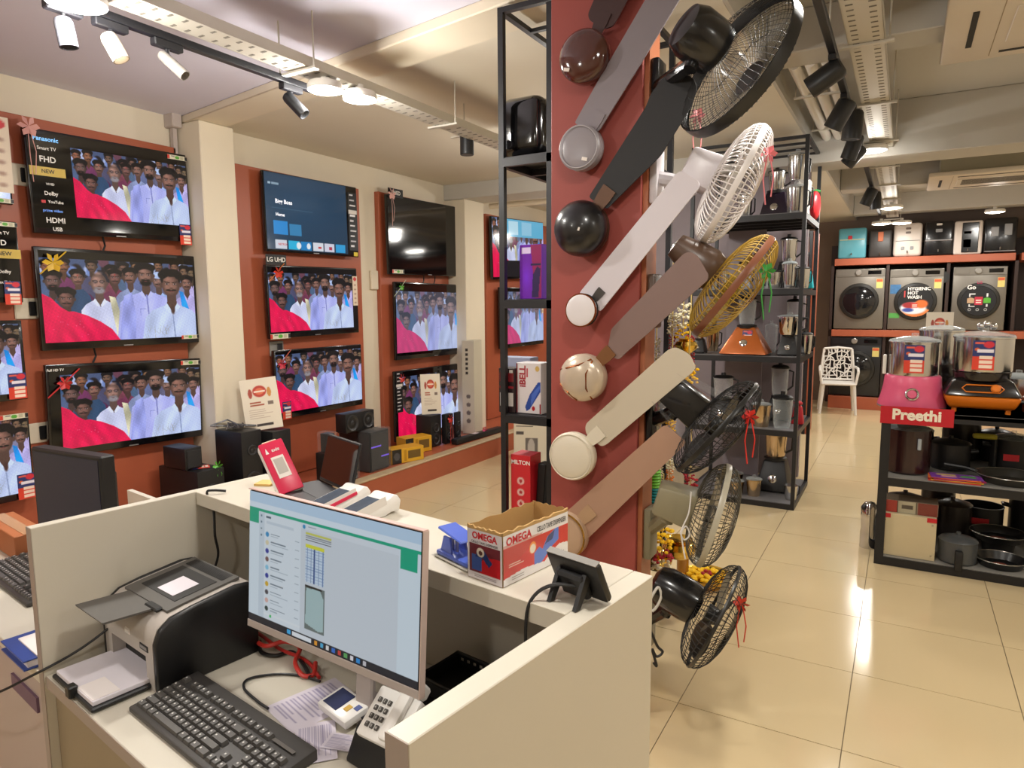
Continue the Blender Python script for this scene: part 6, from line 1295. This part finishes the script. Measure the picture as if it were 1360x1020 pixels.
# drums and vessels behind
t = thing('wet_grinder', 'steel grinder drum standing behind the pink grinder', 'grinder', on3(1240, 2, .66), 0, 'wet grinders on the low rack'); MB().lathe([(.13, 0), (.15, .05), (.13, .24), (.0005, .24)], 30).build('base', bkp, t); drum(t, .24, .125, .22)
pp_ = py(1248, 430, R3Y+.88); t = poster(TM((pp_.x, R3Y+.88, z3[2]+.30)), 'cream offer card standing behind the steel drum', .16, .28, -4, 5)
MB().cyl((0, .01, -.295), (0, .01, .02), .006, n=8).build('card_stand', blackp, t)
def cookpot(p, label, r, h, m_, lid=None, handles=True, name='cooking_pot', cat='pot', knob=True, rz=0):
    t = thing(name, label, cat, p, rz, 'pots and pans on the low rack')
    MB().lathe([(.0005, 0), (r*.9, 0), (r, .012), (r, h), (r*1.03, h), (r*1.03, h+.004), (r*.97, h+.004), (r*.97, .012), (.0005, .01)], 32, None, cap=False).build('body', m_, t)
    if lid: MB().lathe([(r*1.02, h+.004), (r*.95, h+.012), (r*.4, h+.03), (r*.12, h+.034), (r*.12, h+.05), (.0005, h+.052)], 30, None, cap=False).build('lid', lid, t)
    if handles:
        for s in (-1, 1): MB().tube([(s*r*.95, -.03, h*.75), (s*r*1.28, -.025, h*.78), (s*r*1.28, .025, h*.78), (s*r*.95, .03, h*.75)], .009, 8).build('handle', blackp, t)
    return t
def pan(p, label, r, tilt=0, rz=0, m_=None, sticker=None, hd=True):
    t = thing('frying_pan', label, 'pan', T=TM(p, tilt, 0, rz), group='pots and pans on the low rack'); m_ = m_ or M('nonstick_black', '1b1b1c', .3)
    MB().lathe([(.0005, 0), (r*.8, 0), (r, .045), (r*1.02, .046), (r*.98, .048), (r*.8, .004), (.0005, .004)], 36, None, cap=False).build('body', m_, t)
    MB().ring(r*1.01, .003, .047, 40, 6).build('rim', M('pan_rim', 'a8a49a', .25, metal=.8), t)
    if hd: MB().tube([(r*.95, 0, .04), (r*1.3, 0, .055), (r*1.95, 0, .06)], [.012, .011, .014], 8).build('handle', blackp, t)
    if sticker: MB().lathe([(.0005, .0045), (r*.3, .005)], 24, None, cap=False).build('label', M('label_'+sticker, sticker, .5), t)
    return t
cookpot(on3(1390, 2, .24), 'copper sided casserole with glass lid right of the orange grinder', .13, .09, M('copper_paint', '9a4a2c', .35), clear, rz=20)
cookpot(on3(1345, 2, .72), 'steel cooker with glass lid at the far right of the low rack', .14, .16, steel, clear)
# middle shelf
t = cookpot(on3(1205, 1, .22), 'large dark maroon container with clear lid on the middle shelf', .125, .27, M('maroon_enamel', '2c1214', .25, coat=.3), clear, False); MB().rbox(.05, .07, -.125, -.11, .16, .23, .004, 1).build('pale_label', M('pale_label', 'a8b0b8', .4), t)
t = thing('printed_leaflets', 'colourful pile of leaflets at the front of the middle shelf', 'leaflets', on3(1272, 1, .08), 4)
for k in range(5):
    a = Art(24, 18, ['c83a30', 'd8a030', 'a82860', 'd86a28', '783a98'][k]); a.rect(.1, .2, .5, .5, 'd8c060'); a.rect(.6, .3, .9, .8, '5a9a50'); a.rect(.2, .6, .5, .9, 'e0a0a0')
    MB().box(-.13, .13, -.055, .055, k*.006, k*.006+.005).build('leaflet', M('leaflet_%d' % k, ['c83a30', 'd8a030', 'a82860', 'd86a28', '783a98'][k], .5), t, TM((.01*(k % 3-1), 0, 0), 0, 0, 4*(k % 3-1)))
link('top_print', a.mesh('top_print', .25, .10, PRINT), t, TM((0, 0, .0305), -90))
pan(on3(1345, 1, .2), 'wide black pan on the middle shelf at the right edge', .17, rz=170, m_=M('dark_olive_pan', '34322c', .3))
cookpot(on3(1262, 1, .44), 'black cooker at the back of the middle shelf', .11, .16, blackp, blackp)
t = cookpot(on3(1345, 1, .56), 'black pot with red label behind the wide pan', .12, .2, blackp, clear); MB().box(-.06, .02, -.125, -.122, .08, .12).build('red_label', red_t, t); 
t = thing('kitchen_tool', 'tool with a yellow green handle above the wide black pan', 'tool', on3(1308, 1, .46)); MB().rbox(-.07, .06, -.02, .02, .20, .235, .014, 2).build('handle', M('lime_plastic', 'a8a020', .4), t); MB().cyl((.05, 0, 0), (.05, 0, .205), .012, n=10).build('shaft', blackp, t)
# bottom shelf
p = on3(1212, 0, .14)
t = carton(p.x, p.y, z3[0]+.0045, .29, .2, .26, 'cdbd98', 'cream metal box with red corners on the lowest shelf', name='cream_box', mat=M('cream_box', 'cdbd98', .5))
for sx in (-1, 1): MB().box(sx*.145-(.05 if sx > 0 else 0), sx*.145+(.05 if sx < 0 else 0), -.103, -.1005, .235, .262).build('red_tape', red_t, t)
for sx in (-1, 1):
    for z in (.03, .22): MB().cyl((sx*.125, -.1005, z), (sx*.125, -.104, z), .006, n=8).build('screw', steel, t)
a = Art(60, 16, '8a7a68'); a.rect(0, 0, .28, 1, 'a83028'); a.rect(.3, 0, .62, 1, 'b0a890'); a.rect(.36, .3, .56, .6, '504840'); a.rect(.66, 0, 1, 1, '7a3028'); a.rect(.28, 0, .30, 1, '201c1a'); a.rect(.62, 0, .64, 1, '201c1a')
carton(p.x-.0, p.y+.02, z3[0]+.266, .30, .16, .075, '8a7a68', 'flat printed carton lying on the cream box', art=a)
t = cookpot(on3(1281, 0, .12), 'grey pressure casserole with long drooping handle on the lowest shelf', .10, .13, M('hard_anodised', '55585a', .35, metal=.3), M('hard_anodised', '55585a', .35, metal=.3), False); MB().rbox(-.02, .02, -.14, -.10, -.02, .10, .008, 2).build('handle', blackp, t)
pan(on3(1340, 0, .16), 'front black pan with pale rim on the lowest shelf', .13, 0, 200, sticker='8a4a3a', hd=False)
t = pan(on3(1335, 0, .44)+Vector((0, 0, .075)), 'rear black pan with a red sticker on the lowest shelf', .15, 0, 160, sticker='a06050', hd=False); MB().lathe([(.08, -.0795), (.09, -.01), (.08, 0)], 24).build('stand_ring', blackp, t)
t = cookpot(on3(1310, 0, .76), 'dark pot with red label at the back of the lowest shelf', .12, .2, blackp, None, False); MB().box(-.07, .03, -.126, -.122, .10, .14).build('red_label', red_t, t)
t = thing('steel_cookware', 'steel vessel hanging outside the left post of the low rack', 'pot', (R3X0-.045, R3Y+.30, .001), 0, 'pots and pans on the low rack'); MB().lathe([(.05, 0), (.05, .10), (.045, .13), (.05, .2), (.05, .27), (.03, .3), (.0005, .31)], 24).build('stacked_bowls', chrome, t); MB().ball((-.03, -.03, .27), .02).build('knob', blackp, t)
for k in range(4): loose_jar(on3(1330+k*16, 1, .93)+Vector((0, 0, 0)), 'small steel tumbler at the back of the middle shelf', .028, .09, steel, None, False, 'steel_tumbler', 'tumbler', 'small steel tumblers at the back of the middle shelf')

dk2 = M('nonstick_brown', '241d1b', .35)
for k, (x, lev, dy, r, h, lb) in enumerate(((1215, 1, .62, .12, .2, 'dark cooker behind the maroon container'), (1275, 1, .82, .13, .24, 'tall dark cooker at the back of the middle shelf'), (1322, 1, .84, .12, .18, 'dark pot at the back near the lime handle'), (1395, 1, .80, .14, .22, 'dark pot at the right back of the middle shelf'), (1206, 0, .52, .13, .25, 'dark pot behind the cream box'), (1270, 0, .62, .13, .22, 'dark pot behind the grey pressure casserole'), (1376, 0, .80, .14, .28, 'dark pot at the right back of the lowest shelf'), (1250, 0, .86, .12, .3, 'tall dark pot farthest back on the lowest shelf'))):
    cookpot(on3(x, lev, dy), lb, r*.85, h, dk2 if k % 2 else blackp, clear if k % 3 == 0 else dk2, k % 2 == 0)
bpy.context.view_layer.update()
